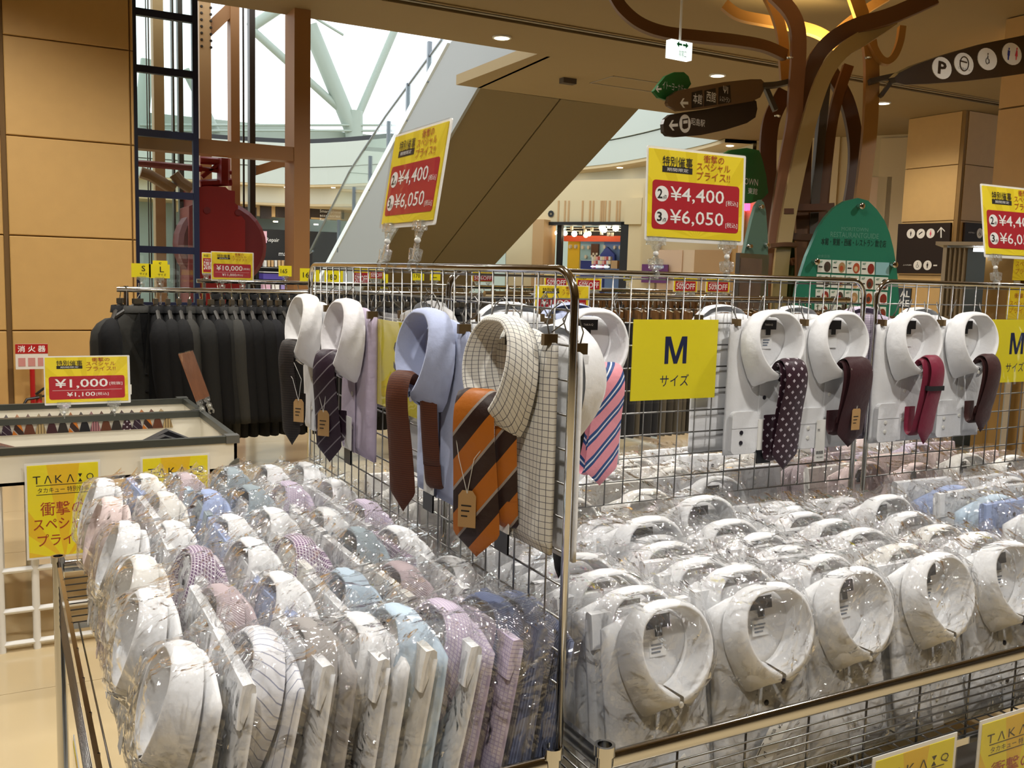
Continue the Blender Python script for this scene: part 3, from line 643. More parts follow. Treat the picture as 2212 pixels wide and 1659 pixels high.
wagon('chrome basket wagon of blue and white shirts below crimson tie', 1.975, 3.11, 1.10, 1.668)
wagon('chrome basket wagon of pale shirts behind the M board panel', .775, 1.905, 1.74, 2.31)
wagon('chrome basket wagon behind the panel with crimson tie', 1.975, 3.11, 1.74, 2.31)

# ------------------------------------------------------------------ folded dress shirt (front faces local -y, origin at bottom centre of its back)
SW, SH, ST = .205, .335, .020
def sm(a, b, x): t = max(0, min(1, (x-a)/(b-a))); return t*t*(3-2*t)
def shirt_body_mesh(seed, flip=False):
    nx, nz = 12, 16; fr, bk = [], []
    for j in range(nz+1):
        v = j/nz
        for i in range(nx+1):
            u = i/nx*2-1
            top = SH-.012-(.030*max(0, abs(u)-.3)**1.3 if not flip else .002*abs(u))
            x = u*SW/2*(1-.02*sm(.8, 1, v)+.012*noise.noise((v*4, seed, u)))
            z = v*top+.0015*noise.noise((u*3, v*5, seed+9))*(0 < j < nz)
            e = (1-abs(u)**10)*(1-abs(2*v-1)**14)
            th = ST*(.45+.55*max(0, e)**.5)+.0035*noise.noise((u*2.2+seed, v*3.1, 1.7))*e + .0022*noise.noise((u*6+seed, v*7, 3.3))*e
            fr.append((x, -th, z)); bk.append((x, -.001 if e > .01 else -th*.35, z))
    m = MB(); n = nx+1; K = len(fr)
    fs = [(j*n+i, j*n+i+1, (j+1)*n+i+1, (j+1)*n+i) for j in range(nz) for i in range(nx)]
    fs2 = [(K+j*n+i, K+(j+1)*n+i, K+(j+1)*n+i+1, K+j*n+i+1) for j in range(nz) for i in range(nx)]
    ring_ = [i for i in range(n)]+[j*n+nx for j in range(1, nz+1)]+[nz*n+i for i in range(nx-1, -1, -1)]+[j*n for j in range(nz-1, 0, -1)]
    fs3 = [(ring_[a], K+ring_[a], K+ring_[(a+1) % len(ring_)], ring_[(a+1) % len(ring_)]) for a in range(len(ring_))]
    m.add(fr+bk, fs+fs2+fs3)
    return m.mesh('body', None, 'all', 'xz')
def collar_mesh(wob=0):
    Rm = [(0,-.058,0),(.032,-.059,-.003),(.060,-.063,-.024),(.071,-.070,-.060),(.061,-.075,-.098),(.032,-.076,-.130),(.004,-.072,-.143)]
    Ed = [(0,-.020,.004),(.045,-.021,-.003),(.077,-.023,-.034),(.085,-.025,-.076),(.074,-.026,-.120),(.047,-.029,-.170),(.024,-.050,-.158),(.005,-.066,-.149)]
    In = [(0,-.019,-.010),(.028,-.019,-.013),(.049,-.019,-.031),(.057,-.019,-.060),(.047,-.020,-.092),(.024,-.022,-.119),(.002,-.024,-.130)]
    n = 20
    def half(P, n=n): return cat_rom([(a+wob*.1*a, b, c+SH) for a, b, c in P], n)
    def both(h): return [Vector((-p.x, p.y, p.z)) for p in h[::-1]]+h[1:]
    E_, R_, I_ = half(Ed), half(Rm), half(In)
    k = 14; E_[k] = Vector((.047+wob*.005, -.029, SH-.170))
    c = Vector((0, 0, SH-.062))
    def out(p, d): q = Vector((p.x, 0, p.z))-c; return p+Vector((q.x, 0, q.z)).normalized()*d
    Mid = [out(a.lerp(b, .5), .006) for a, b in zip(E_, R_)]; Mid2 = [out(a.lerp(b, .82), .005) for a, b in zip(E_, R_)]; Mid0 = [out(a.lerp(b, .12), .003)+Vector((0, -.003, 0)) for a, b in zip(E_, R_)]
    Ri = [out(p, -.0035) for p in R_]; Mi = [a.lerp(b, .5) for a, b in zip(Ri, I_)]
    rows = [both(h) for h in (E_, Mid0, Mid, Mid2, R_, Ri, Mi, I_)]; m = MB().loft(rows)
    us = [0]; 
    for a, b in zip(rows[2], rows[2][1:]): us.append(us[-1]+(b-a).length)
    uv = []; v = 0
    for k, r in enumerate(rows):
        if k: v += sum((a-b).length for a, b in zip(r, rows[k-1]))/len(r)
        uv += [(u, v) for u in us]
    return m.mesh('collar', None, 'all', uv)
def bag_mesh(seed, flip=False):
    nx, nz = 24, 32; g0, g1 = [], []
    for j in range(nz+1):
        v = j/nz
        for i in range(nx+1):
            u = i/nx*2-1; x = u*(SW/2+.010); z = -.004+v*(SH+.024)+.010*noise.noise((u*3, seed, 2))*sm(.85, 1, v)
            h = ST+.006
            if not flip:
                rr = hypot(x/.088, (z-(SH-.065))/.092); h += .054*(1-sm(.72, 1.25, rr)); h += .010*sm(SH-.22, SH-.12, z)*(1-abs(u)**4)
            e = max(0, (1-abs(u)**8))*max(0, 1-abs(2*v-1)**10)
            top = sm(.93, 1, v)
            y = -(h*e**.6*(1-.75*top))-(.007*abs(noise.noise((u*3.5+seed, v*5, 4)))+.006*abs(noise.noise((u*8+seed, v*9, 6)))-.004+.003*noise.noise((u*17+seed, v*19, 8)))*e
            g0.append((x, y, z)); g1.append((x, .004*e**.5+.002*noise.noise((u*5, v*6, seed+3))*e, z))
    n = nx+1; K = len(g0); m = MB()
    m.add(g0+g1, [(j*n+i, j*n+i+1, (j+1)*n+i+1, (j+1)*n+i) for j in range(nz) for i in range(nx)])
    m.v = m.v[:K]
    return m.mesh('plastic_bag', BAG, False)
BODY = [shirt_body_mesh(s) for s in (1.3, 5.1, 8.8)]; BODYF = [shirt_body_mesh(s, True) for s in (2.2, 6.4)]
COLL = [collar_mesh(w_) for w_ in (0, .06, -.06)]
BAGM = [bag_mesh(s) for s in (.5, 3.7, 7.2)]; BAGF = [bag_mesh(s, True) for s in (1.9, 5.5)]
def strip_mesh(name, x0, x1, z0, z1, y0, th=.0015, n=6):
    m = MB(); rows = []
    for i in range(n+1):
        z = z0+(z1-z0)*i/n; rows.append([(x0, y0, z), (x0, y0-th, z), (x1, y0-th, z), (x1, y0, z)])
    m.loft(rows); return m.mesh(name, None, False, 'xz')
PLACK = strip_mesh('placket', -.016, .016, .006, SH-.142, -ST-.001)
PLACKF = strip_mesh('placket', -.016, .016, .15, SH-.016, -ST-.001)
def button_mesh(r=.0052): return MB().lathe([(r*.2, -.0024), (r*.8, -.0024), (r, -.0016), (r, 0)], 12, (0, 0, 0), 'y').mesh('button', None, True)
BUT = button_mesh()
LAB = strip_mesh('neck_label', -.024, .024, SH-.040, SH-.018, -.022, .001, 1); LABT = strip_mesh('size_tab', -.007, .007, SH-.053, SH-.040, -.022, .001, 1)
LABW = strip_mesh('care_print', -.020, .014, SH-.085, SH-.058, -.021, .0006, 1)
_h = MB().loft([[(x, y, z) for x in [k/8*.2-.1 for k in range(9)]] for y, z in ((-.004, SH-.014), (-.006, SH-.004), (-ST*.55, SH-.001), (-ST-.002, SH-.004), (-ST-.003, SH-.030), (-ST-.002, SH-.060), (-ST+.004, SH-.062))])
_h.f += [tuple(k*9 for k in range(7)), tuple(k*9+8 for k in range(6, -1, -1))]
HEM = _h.mesh('hem_fold', None, True, 'xz')
LABK = mat('label_black', '#15151a', .6); PRINTW = mat('print_white', '#e8eaec', .6); TXTG = mat('print_grey', '#6c7686', .6)
def plain_shirt(t, fm, cm=None, bm=None, var=0, label=True, button_mat=None, bag=None, cuff=None, flip=False):
    button_mat = button_mat or mat('shirt_button', '#e4e2da', .3)
    b = link('body', (BODYF if flip else BODY)[var % (2 if flip else 3)], t, fm)
    if flip:
        h = link('hem_fold', HEM, t, fm); p = link('placket', PLACKF, t, fm)
        for z in (.30, .22): o = link('button', BUT, p, button_mat); o.location = (.004, -ST-.004, z)
    else:
        c = link('collar', COLL[var % 3], t, cm or fm); p = link('placket', PLACK, t, fm)
        for x in (-.046, .046): o = link('button', BUT, c, button_mat); o.location = (x, -.037, SH-.154)
        for z in (.135, .06): o = link('button', BUT, p, button_mat); o.location = (0, -ST-.002, z)
        o = link('throat_button', BUT, c, button_mat); o.location = (0, -.068, SH-.152)
        if label:
            l = link('neck_label', LAB, t, LABK); link('size_tab', LABT, l, LABK)
            link('care_print', LABW, t, PRINTW)
    if bag is not None: link('plastic_bag', bag, t)
    return t
WHITE = fabric('white_cotton', (.78, .785, .80), spec=.12); 
COLS = {
 'white': WHITE, 'off white': fabric('offwhite_cotton', (.74, .72, .68)),
 'white grey striped': fabric('stripe_grey', (.78, .78, .82), (.30, .32, .42), 'stripe', .016, .12),
 'grey': fabric('grey_cotton', (.34, .32, .31)), 'pale blue': fabric('paleblue', (.50, .62, .74)), 'blue': fabric('blue_cotton', (.34, .42, .66)),
 'lilac checked': fabric('lilac_check', (.60, .53, .62), (.42, .35, .50), 'check', .006, .25), 'navy pinstriped': fabric('navy_stripe', (.085, .105, .19), (.20, .24, .38), 'stripe', .004, .35),
 'pink': fabric('pink_cotton', (.72, .58, .56)), 'purple checked': fabric('purple_check', (.16, .08, .18), (.62, .56, .62), 'check', .007, .3),
 'green striped': fabric('green_stripe', (.62, .66, .58), (.22, .30, .20), 'stripe', .005, .4), 'white checked': fabric('white_check', (.76, .76, .74), (.42, .40, .34), 'check', .009, .14),
 'slate blue': fabric('slate', (.30, .36, .40)), 'mauve striped': fabric('mauve_stripe', (.52, .44, .46), (.30, .22, .24), 'stripe', .004, .4)}
LASTP = [None]
def pack(name_c, loc, rz, up, var, label, group, lean=0, roll=0):
    t = thing('folded_shirt', label, 'shirt', TRS(loc, rz, lean, roll), group)
    bmt = BUTD if random.random() < .35 else None
    plain_shirt(t, COLS[name_c], None, None, var, random.random() < .9 or 'at the wagon rail' in label, bmt, (BAGM if up else BAGF)[var % (3 if up else 2)], flip=not up)
    LASTP[0] = t; return t
BUTD = mat('dark_button', '#23202a', .3)
# wagon A: shirts face -x (rotated -90), collar-up and hem-up alternate
ZB = .66
near_up = [(.165, 'white'), (.262, 'white grey striped'), (.348, 'grey'), (.420, 'white'), (.478, 'pale blue'), (.540, 'lilac checked'), (.612, 'navy pinstriped'), (.668, 'navy pinstriped')]
near_dn = [(.213, 'white'), (.305, 'white'), (.386, 'white'), (.450, 'off white'), (.509, 'white'), (.577, 'lilac checked'), (.642, 'navy pinstriped')]
rs = random.Random(3)
pal_up = ['white']*9+['off white', 'off white', 'pink', 'white checked', 'pale blue', 'purple checked', 'lilac checked', 'green striped', 'blue', 'slate blue', 'mauve striped', 'purple checked']
wl = '%s shirt in clear bag, %s, among coloured shirts beside the S panel'
def lean_lbl(c, up): return wl % (c, 'collar up' if up else 'hem up')
for cI in range(6):
    yc = 1.128+.012+SW/2+cI*.2125-.004
    if cI == 0:
        row = [(x, c, True) for x, c in near_up]+[(x, c, False) for x, c in near_dn]
    else:
        row = []; x = .165; k = 0
        while x < .685:
            warm = rs.choice(pal_up) if x > .25 else rs.choice(['white', 'white', 'off white', 'pink', 'blue'])
            row.append((x, warm, k % 2 == 0)); x += .052 if k % 2 == 0 else .044; k += 1
    for (x, c, up) in row:
        z = ZB+rs.uniform(0, .012)+(.0 if up else -.012)
        pack(c, (x+(.012 if up else .012), yc+rs.uniform(-.006, .006), z), radians(-90)+rs.uniform(-.05, .05), up, rs.randrange(6), lean_lbl(c, up), 'bagged shirts beside the S panel', lean=radians(-10+rs.uniform(-2, 2)), roll=rs.uniform(-.02, .02))
# wagon B: shirts face -y
for cI in range(5):
    xc = .914+cI*.2185; k = 0; y = 1.150
    while y < 1.655:
        up = k % 2 == 0 or (k > 6 and rs.random() < .3)
        lab = 'white bagged shirt at the wagon rail, '+('next to corner post, with slanted price label', 'second from corner post, with price label', 'third from the chrome corner post', 'fourth from the chrome corner post', 'fifth from the chrome corner post')[cI] if k == 0 else ('white shirt in clear bag, %s, in the packed rows below the M board' % ('collar up' if up else 'hem up'))
        grp = 'front row white shirts' if k == 0 else 'white shirts packed below the M board'
        tall = .035 if (k > 3 and up and rs.random() < .10) else 0
        pack('white' if rs.random() < .93 else 'off white', (xc+rs.uniform(-.006, .006), y, ZB-.016+rs.uniform(-.004, .008)-(.012 if not up else 0)+tall), rs.uniform(-.05, .05), up, rs.randrange(6), lab, grp, lean=radians(-9+rs.uniform(-2.5, 2)), roll=rs.uniform(-.025, .025))
        if k == 0:
            fr_t = LASTP[0]
            cp = [c for c in fr_t.children if c.name.startswith('care_print')]
            for c_ in cp:
                for q_ in range(3): MB().box(-.016, .008-.003*q_, -.0224, -.0217, SH-.067-.006*q_, SH-.0645-.006*q_).build('print_line', mat('print_grey', '#6c7686', .6), c_)
            if cI < 2:
                pl = MB().box(-.052, .052, -.0008, .0, -.017, .017).build('paper_label', mat('paper_white', '#e9e9e6', .6), fr_t); pl.matrix_local = Matrix.Translation((-.005+.01*cI, -ST-.012, .05+.03*cI)) @ Matrix.Rotation(radians(-32-20*cI), 4, 'Y')
                letter(pl, 'M', -.035, .002, .008, .009, INK, -.0014); letter(pl, '特価品', .0, .006, .02, .007, INK, -.0014); letter(pl, '¥2,990', .028, -.002, .026, .008, INK, -.0014); MB().box(-.05, -.02, -.0012, -.0008, .014, .0152).build('rule', INK, pl)
        y += .046 if k % 2 == 0 else .040; k += 1
# wagon B2: blue and white
for cI in range(4):
    xc = 2.09+cI*.2185; k = 0; y = 1.17
    while y < 1.64:
        up = k % 2 == 0; c = rs.choice(['blue', 'blue', 'white', 'white', 'pale blue']) if y > 1.3 else 'white'
        pack(c, (xc+rs.uniform(-.006, .006), y, ZB+rs.uniform(0, .012)), rs.uniform(-.05, .05), up, rs.randrange(6), '%s shirt in clear bag, %s, in the wagon below the crimson tie' % (c, 'collar up' if up else 'hem up'), 'shirts in the wagon below the crimson tie', lean=radians(-6))
        y += .06; k += 1
# wagons behind the panels: shirts face +y side by side, seen from behind
for x0, cols_, lbl, grp in ((.912, ['white', 'off white', 'off white'], '%s shirt in clear bag in the wagon behind the M board panel', 'shirts behind the M board panel'), (2.09, ['lilac checked', 'off white', 'mauve striped', 'pink'], '%s shirt in clear bag in the wagon behind the crimson tie', 'shirts behind the crimson tie')):
    for cI in range(5 if x0 < 1 else 4):
        for k in range(6):
            c = rs.choice(cols_); up = k % 2 == 0
            if rs.random() < .12: continue
            pack(c, (x0+cI*.2185, 1.80+k*.088, ZB-.01+rs.uniform(-.01, .02)), rs.uniform(-.08, .08), up, rs.randrange(6), lbl % c, grp, lean=radians(-8))
# ------------------------------------------------------------------ shirts hung on the panels, ties, tags
BRASS = mat('clip_brass', '#6a5638', .35, .8); KRAFT = mat('kraft_card', '#b08a58', .8); CARDW = mat('white_card', '#e8e6e0', .6); STRING = mat('white_string', '#e0ddd4', .8)
def CUFFM(x0, z0, x1, z1):
    return MB().poly(rrect(x0, x1, z0, z1, .018), -ST-.008, -ST).mesh('cuff', None)
def clip(M, x, z, label='small brass hook clip holding a shirt to the wire grid', grp='hook clips on the grid panels'):
    t = thing('hook_clip', label, 'clip', M @ Matrix.Translation((x, 0, z)), grp)
    MB().box(-.0045, .0045, -.022, .0, -.010, .006).build('jaw', BRASS, t)
    MB().tube([(0, -.012, .006), (-.010, -.010, .022), (-.011, -.002, .040), (0, .008, .052), (.011, .012, .040), (.010, .006, .022), (0, -.008, .008)], .0012, 5).build('wire_loop', DULLCHROME, t, 'all')
def hung(label, M, fm, cm=None, var=0, bm=None, cuff=False, card=False, group=None):
    t = thing('hanging_shirt', label, 'shirt', M, group)
    plain_shirt(t, fm, cm, None, var, True, bm)
    if cuff:
        c = MB().poly(rrect(-.100, -.022, .006, .105, .012), -ST-.010, -ST+.002).build('cuff', fm, t, False, 'xz')
        for z in (.032, .056): o = link('button', BUT, c, bm or mat('shirt_button', '#e4e2da', .3)); o.location = (-.072, -ST-.010, z)
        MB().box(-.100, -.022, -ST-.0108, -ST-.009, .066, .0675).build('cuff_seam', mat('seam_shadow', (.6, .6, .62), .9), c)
    if card:
        c = MB().box(-.022, .02, -ST-.012, -ST-.010, -.02, .085).build('card', CARDW, t); MB().box(-.022, .02, -ST-.0128, -ST-.0095, -.02, .012).build('card_band', BLACK, c)
    for x in (-.088, .088): clip(M, x, SH-.022)
    return t
MS = lambda y, z=1.095: TRS((.695, y, z), radians(-90))
MMm = lambda x, z=1.093: TRS((x, YM-.008, z), 0)
LILAC = fabric('lilac_cotton', (.55, .47, .58), (.48, .40, .52), 'stripe', .003, .5, axes=(2, 0)); BLUES = fabric('blue_oxford', (.42, .47, .66))
CHECKW = fabric('window_check', (.72, .70, .64), (.13, .13, .15), 'check', .0095, .10)
lab_t = None
s_white = hung('white shirt with grey collar lining and dark narrow tie on the S panel', MS(2.275), WHITE, fabric('white_collar', (.82, .81, .80)))
s_lil = hung('lilac shirt with white collar hung on the S panel', MS(1.972), LILAC, fabric('white_collar2', (.80, .78, .80)), 1, card=True)
s_blue = hung('pale blue shirt with white buttons hung beside the S board', MS(1.525), BLUES, None, 0, mat('white_button', '#eeeae4', .3), card=True)
s_chk = hung('white shirt with dark window check hung near the end post', MS(1.243, 1.098), CHECKW, None, 2, BUTD, card=True)
m_pink = hung('white shirt with pink striped tie beside the M board', MMm(1.078), WHITE, None, 0)
m_dot = hung('white shirt with dark cuff buttons under the dotted tie', MMm(1.578), WHITE, None, 0, BUTD, True, True)
m_mar = hung('white shirt with cuff and price label beside the dark maroon tie', MMm(1.79), WHITE, None, 1, None, True)
m_cri = hung('white shirt with narrow crimson tie hung next to the panel joint', MMm(2.06), WHITE, None, 2, None, True)
m_bro = hung('white shirt with dark brown tie hung near the right M board', MMm(2.285), WHITE, None, 0, None, True)
for x, c, lb in ((.93, WHITE, 'white shirt hung on the back of the panel behind the checked shirt'), (1.08, BLUES, 'blue shirt on the back of the panel behind the pink striped tie'), (1.50, WHITE, 'white shirt hung back to back with the dotted tie shirt'), (1.735, WHITE, 'white shirt hung back to back with the maroon tie shirt'), (1.97, COLS['lilac checked'], 'lilac checked shirt hung behind the panel joint'), (2.19, WHITE, 'white shirt hung on the back behind the crimson tie')):
    hung(lb, TRS((x, YM+.010, 1.10), radians(180)), c, None, 1)
hung('white shirt on the far side of the S panel beside the black tie', TRS((.719, 1.235, 1.085), radians(90)), WHITE, None, 1)
hung('white shirt on the far side of the S panel behind the S board', TRS((.719, 1.74, 1.10), radians(90)), WHITE, None, 1)
for s_, M_ in ((m_pink, 0), (m_dot, 0)):
    nl_ = [c for c in s_.children if c.name.startswith('neck_label')][0]; letter(nl_, 'TAKA:Q', 0, SH-.029, .024, .005, CARDW, -.0235)
    cp = [c for c in s_.children if c.name.startswith('care_print')][0]
    for k in range(3): MB().box(-.014, .006-.003*k, -.0222, -.0216, SH-.066-.006*k, SH-.063-.006*k).build('print_line', TXTG, cp)

def ribbon(pts, wid, th, n=26, tip=.04):
    """flat pointed tie blade along pts (width along local x)"""
    C = cat_rom(pts, n); rows = []; Ls = [0]
    for a, b in zip(C, C[1:]): Ls.append(Ls[-1]+(b-a).length)
    T = Ls[-1]
    for i, p in enumerate(C):
        t = (C[min(i+1, n)]-C[max(i-1, 0)]).normalized(); nx_ = Vector((1, 0, 0)); nn = t.cross(nx_).normalized()
        s_ = Ls[i]/T*(len(wid)-1); k = min(int(s_), len(wid)-2); w_ = wid[k]+(wid[k+1]-wid[k])*(s_-k)
        e = T-Ls[i]
        if tip and e < tip: w_ = max(.001, w_*e/tip)
        h = th/2*min(1, w_/.02)
        rows.append([p-nx_*w_/2, p-nx_*w_*.3+nn*h, p+nx_*w_*.3+nn*h, p+nx_*w_/2, p+nx_*w_*.3-nn*h, p-nx_*w_*.3-nn*h])
    if tip:
        # insert extra rows so the point stays straight-sided
        pass
    m = MB().loft(rows, True); m.uvl = [(q_.x-p.x, Ls[i]) for i, (p, r) in enumerate(zip(C, rows)) for q_ in r]; return m
def tie(label, M, fm, L=.25, w=.07, dx=0., loop=True, x2=.012, tagged=None, band=False, loopw=.034, turn=0, lf=.8):
    if turn: M = M @ Matrix.Translation((0, -.078, 0)) @ Matrix.Rotation(radians(turn), 4, 'Z') @ Matrix.Translation((0, .078, 0))
    t = thing('necktie', label, 'necktie', M)
    H = SH
    b = ribbon([(dx*.9, -.040, H-.140), (dx*.92, -.056, H-.114), (dx*.95, -.078, H-.108), (dx, -.093, H-.132), (dx, -.094, H-.168), (dx, -.084, H-.22), (dx, -.076, H-.15-L*.6), (dx, -.070, H-.15-L*.85), (dx, -.068, H-.15-L)], [w*.80, w*.84, w*.88, w*.94, w, w], .009, 48, .035); b.build('blade', fm, t, True, b.uvl)
    if loop:
        z = H-.14-L*lf; xx = dx+x2
        b = ribbon([(xx*.9, -.042, H-.140), (xx*.95, -.060, H-.116), (xx, -.074, H-.122), (xx, -.080, H-.16), (xx, -.066, H-.26), (xx, -.064, z+.04), (xx, -.058, z+.008), (xx, -.046, z-.004), (xx, -.036, z+.010), (xx, -.034, z+.05), (xx, -.034, H-.24)], [loopw]*3, .007, 34, 0); b.build('tail_loop', fm, t, True, b.uvl)
    if band: MB().box(dx-w*.46, dx+w*.46, -.097, -.080, H-.192, H-.180).build('keeper_band', BLACK, t)
    if tagged:
        zt_ = H-.15-L*tagged[0]; xo = dx+tagged[1]
        g = MB().poly([(xo-.014, zt_-.056), (xo+.014, zt_-.056), (xo+.014, zt_-.008), (xo+.008, zt_), (xo-.008, zt_), (xo-.014, zt_-.008)], -.0870, -.0858).build('paper_tag', KRAFT, t)
        for k in range(3): MB().box(xo-.009, xo+.007-.003*k, -.0874, -.0868, zt_-.024-.008*k, zt_-.022-.008*k).build('print_line', INK, g)
        MB().tube([(xo, -.0872, zt_-.004), (xo-.012, -.094, zt_+.05), (dx-w*.40, -.094, zt_+.095)], .0006, 4).build('string', STRING, g)
        MB().tube([(xo, -.0872, zt_-.004), (xo+.012, -.094, zt_+.05), (dx+w*.42, -.094, zt_+.09)], .0006, 4).build('string', STRING, g)
    return t
T_DARK = fabric('tie_dark_brown', '#2b221d', '#1a1512', 'stripe', .006, .4, rough=.55, axes=(2, 0)); T_PURP = fabric('tie_purple', '#2a1826', '#7c7478', 'stripe', .034, .10, rough=.45, diag=1.0)
T_BRWN = fabric('tie_russet', '#5c2f18', '#4a2412', 'stripe', .004, .4, rough=.6, axes=(2, 0)); T_ORNG = fabric('tie_orange', '#b06418', '#2e1a14', 'stripe', .066, .46, rough=.45, diag=.8, c3=('#9a9088', .035, .07))
T_PINK = fabric('tie_pink', '#eb9aa6', '#2f4f86', 'stripe', .046, .42, rough=.45, diag=.85, c3=('#dfe2ea', -.17, .09)); T_DOTS = fabric('tie_dots', '#2f1522', '#b8b0b8', 'dots', .026, .34, rough=.45)
T_MARO = fabric('tie_maroon', '#351318', rough=.6); T_CRIM = fabric('tie_crimson', '#7a2038', rough=.5); T_BRO2 = fabric('tie_cocoa', '#3a1a18', rough=.6); T_BLK = fabric('tie_black', '#0e0d12', rough=.6)
tie('dark charcoal brown textured tie looped on the white collar', s_white.matrix_world.copy(), T_DARK, .215, .05, .0, True, .0, (.45, .03), turn=42)
tie('dark purple tie with thin grey stripes on the lilac shirt', s_lil.matrix_world.copy(), T_PURP, .20, .062, .0, True, .005, (.42, -.005), turn=42)
tie('russet brown tie with a loop on the pale blue shirt', s_blue.matrix_world.copy(), T_BRWN, .205, .052, -.008, True, .055, turn=36)
tie('orange and dark brown striped tie with paper tags', s_chk.matrix_world.copy(), T_ORNG, .21, .074, .0, True, .045, (.50, -.010), turn=44)
tie('pink tie with blue and white diagonal stripes', m_pink.matrix_world.copy(), T_PINK, .212, .080, .014, True, -.010, lf=.92, loopw=.05)
tie('dark maroon tie with pale square dots', m_dot.matrix_world.copy(), T_DOTS, .215, .078, .028, True, -.012, lf=.93, loopw=.05)
tie('plain dark maroon tie with a kraft tag on a string', m_mar.matrix_world.copy(), T_MARO, .175, .088, .026, True, -.014, (.42, 0), lf=.86, loopw=.06)
tie('narrow crimson tie with a dark keeper band', m_cri.matrix_world.copy(), T_CRIM, .185, .058, .03, True, -.018, None, True, .04, lf=.9)
tie('narrow dark brown tie near the right M board', m_bro.matrix_world.copy(), T_BRO2, .165, .062, .03, True, -.008, lf=.88, loopw=.04)
tie('black tie with red tip hanging beyond the end post', TRS((.719, 1.225, 1.085), radians(90)), T_BLK, .26, .05, .05, False)
# pale price label on the maroon-tie shirt
t = tag(MB().box(-.016, .016, -.034, -.033, -.028, .075).build('price_label', CARDW), 'white barcode price label hanging beside the maroon tie', 'label'); t.matrix_world = m_mar.matrix_world @ Matrix.Translation((-.032, 0, 0))
for k in range(8): MB().box(-.012+k*.003, -.0105+k*.003, -.0346, -.034, -.010, -.002).build('bar', INK, t)
letter(t, '¥5,500', 0, -.018, .02, .005, INK, -.0346); letter(t, 'M', -.008, .05, .006, .007, INK, -.0346)
# ------------------------------------------------------------------ yellow size boards on the panels
def size_board(label, F, w, h, big):
    t = F.thing('size_board', label, 'size board')
    MB().box(-w/2, w/2, -.001, .001, -h/2, h/2).build('yellow_sheet', YELLOW, t)
    MB().box(-w/2-.006, w/2+.006, -.0022, -.0016, -h/2-.006, h/2+.016).build('clear_sleeve', SLEEVE, t)
    if big == 'M':
        k_ = h*.17; b_ = .20; M_ = lambda x, z: (x*k_, h*.12+z*k_)
        MB().poly([M_(*q_) for q_ in ((-1,-1),(-.66,-1),(-.66,.40),(-.16,-1),(.16,-1),(.66,.40),(.66,-1),(1,-1),(1,1),(.52,1),(0,-.48),(-.52,1),(-1,1))], -.0016, -.001).build('lettering', NAVY, t)
    else: letter(t, big, 0, h*.12, h*.24, h*.34, NAVY, -.0014, bold=.012)
    letter(t, 'サイズ', 0, -h*.26, w*.34, h*.15, NAVY, -.0014)
    return t
c = [PX(818, 689, .695), PX(816, 871, .695)]
size_board('yellow S size board on the wire panel behind the russet tie', Fr((.693, c[0].y-.118, (c[0].z+c[1].z)/2), -90), .236, c[0].z-c[1].z, 'S')
q = [PY(1368, 690, 1.688), PY(1551, 693, 1.688), PY(1544, 858, 1.688)]
size_board('yellow M size board between the pink striped and dotted ties', Fr(((q[0].x+q[1].x)/2, 1.687, (q[0].z+q[2].z)/2), 0), q[1].x-q[0].x, q[0].z-q[2].z, 'M')
q0 = PY(2142, 690, 1.688); size_board('yellow M size board beside the narrow dark brown tie', Fr((q0.x+.118, 1.687, q0.z-.089), 0), .236, .178, 'M')

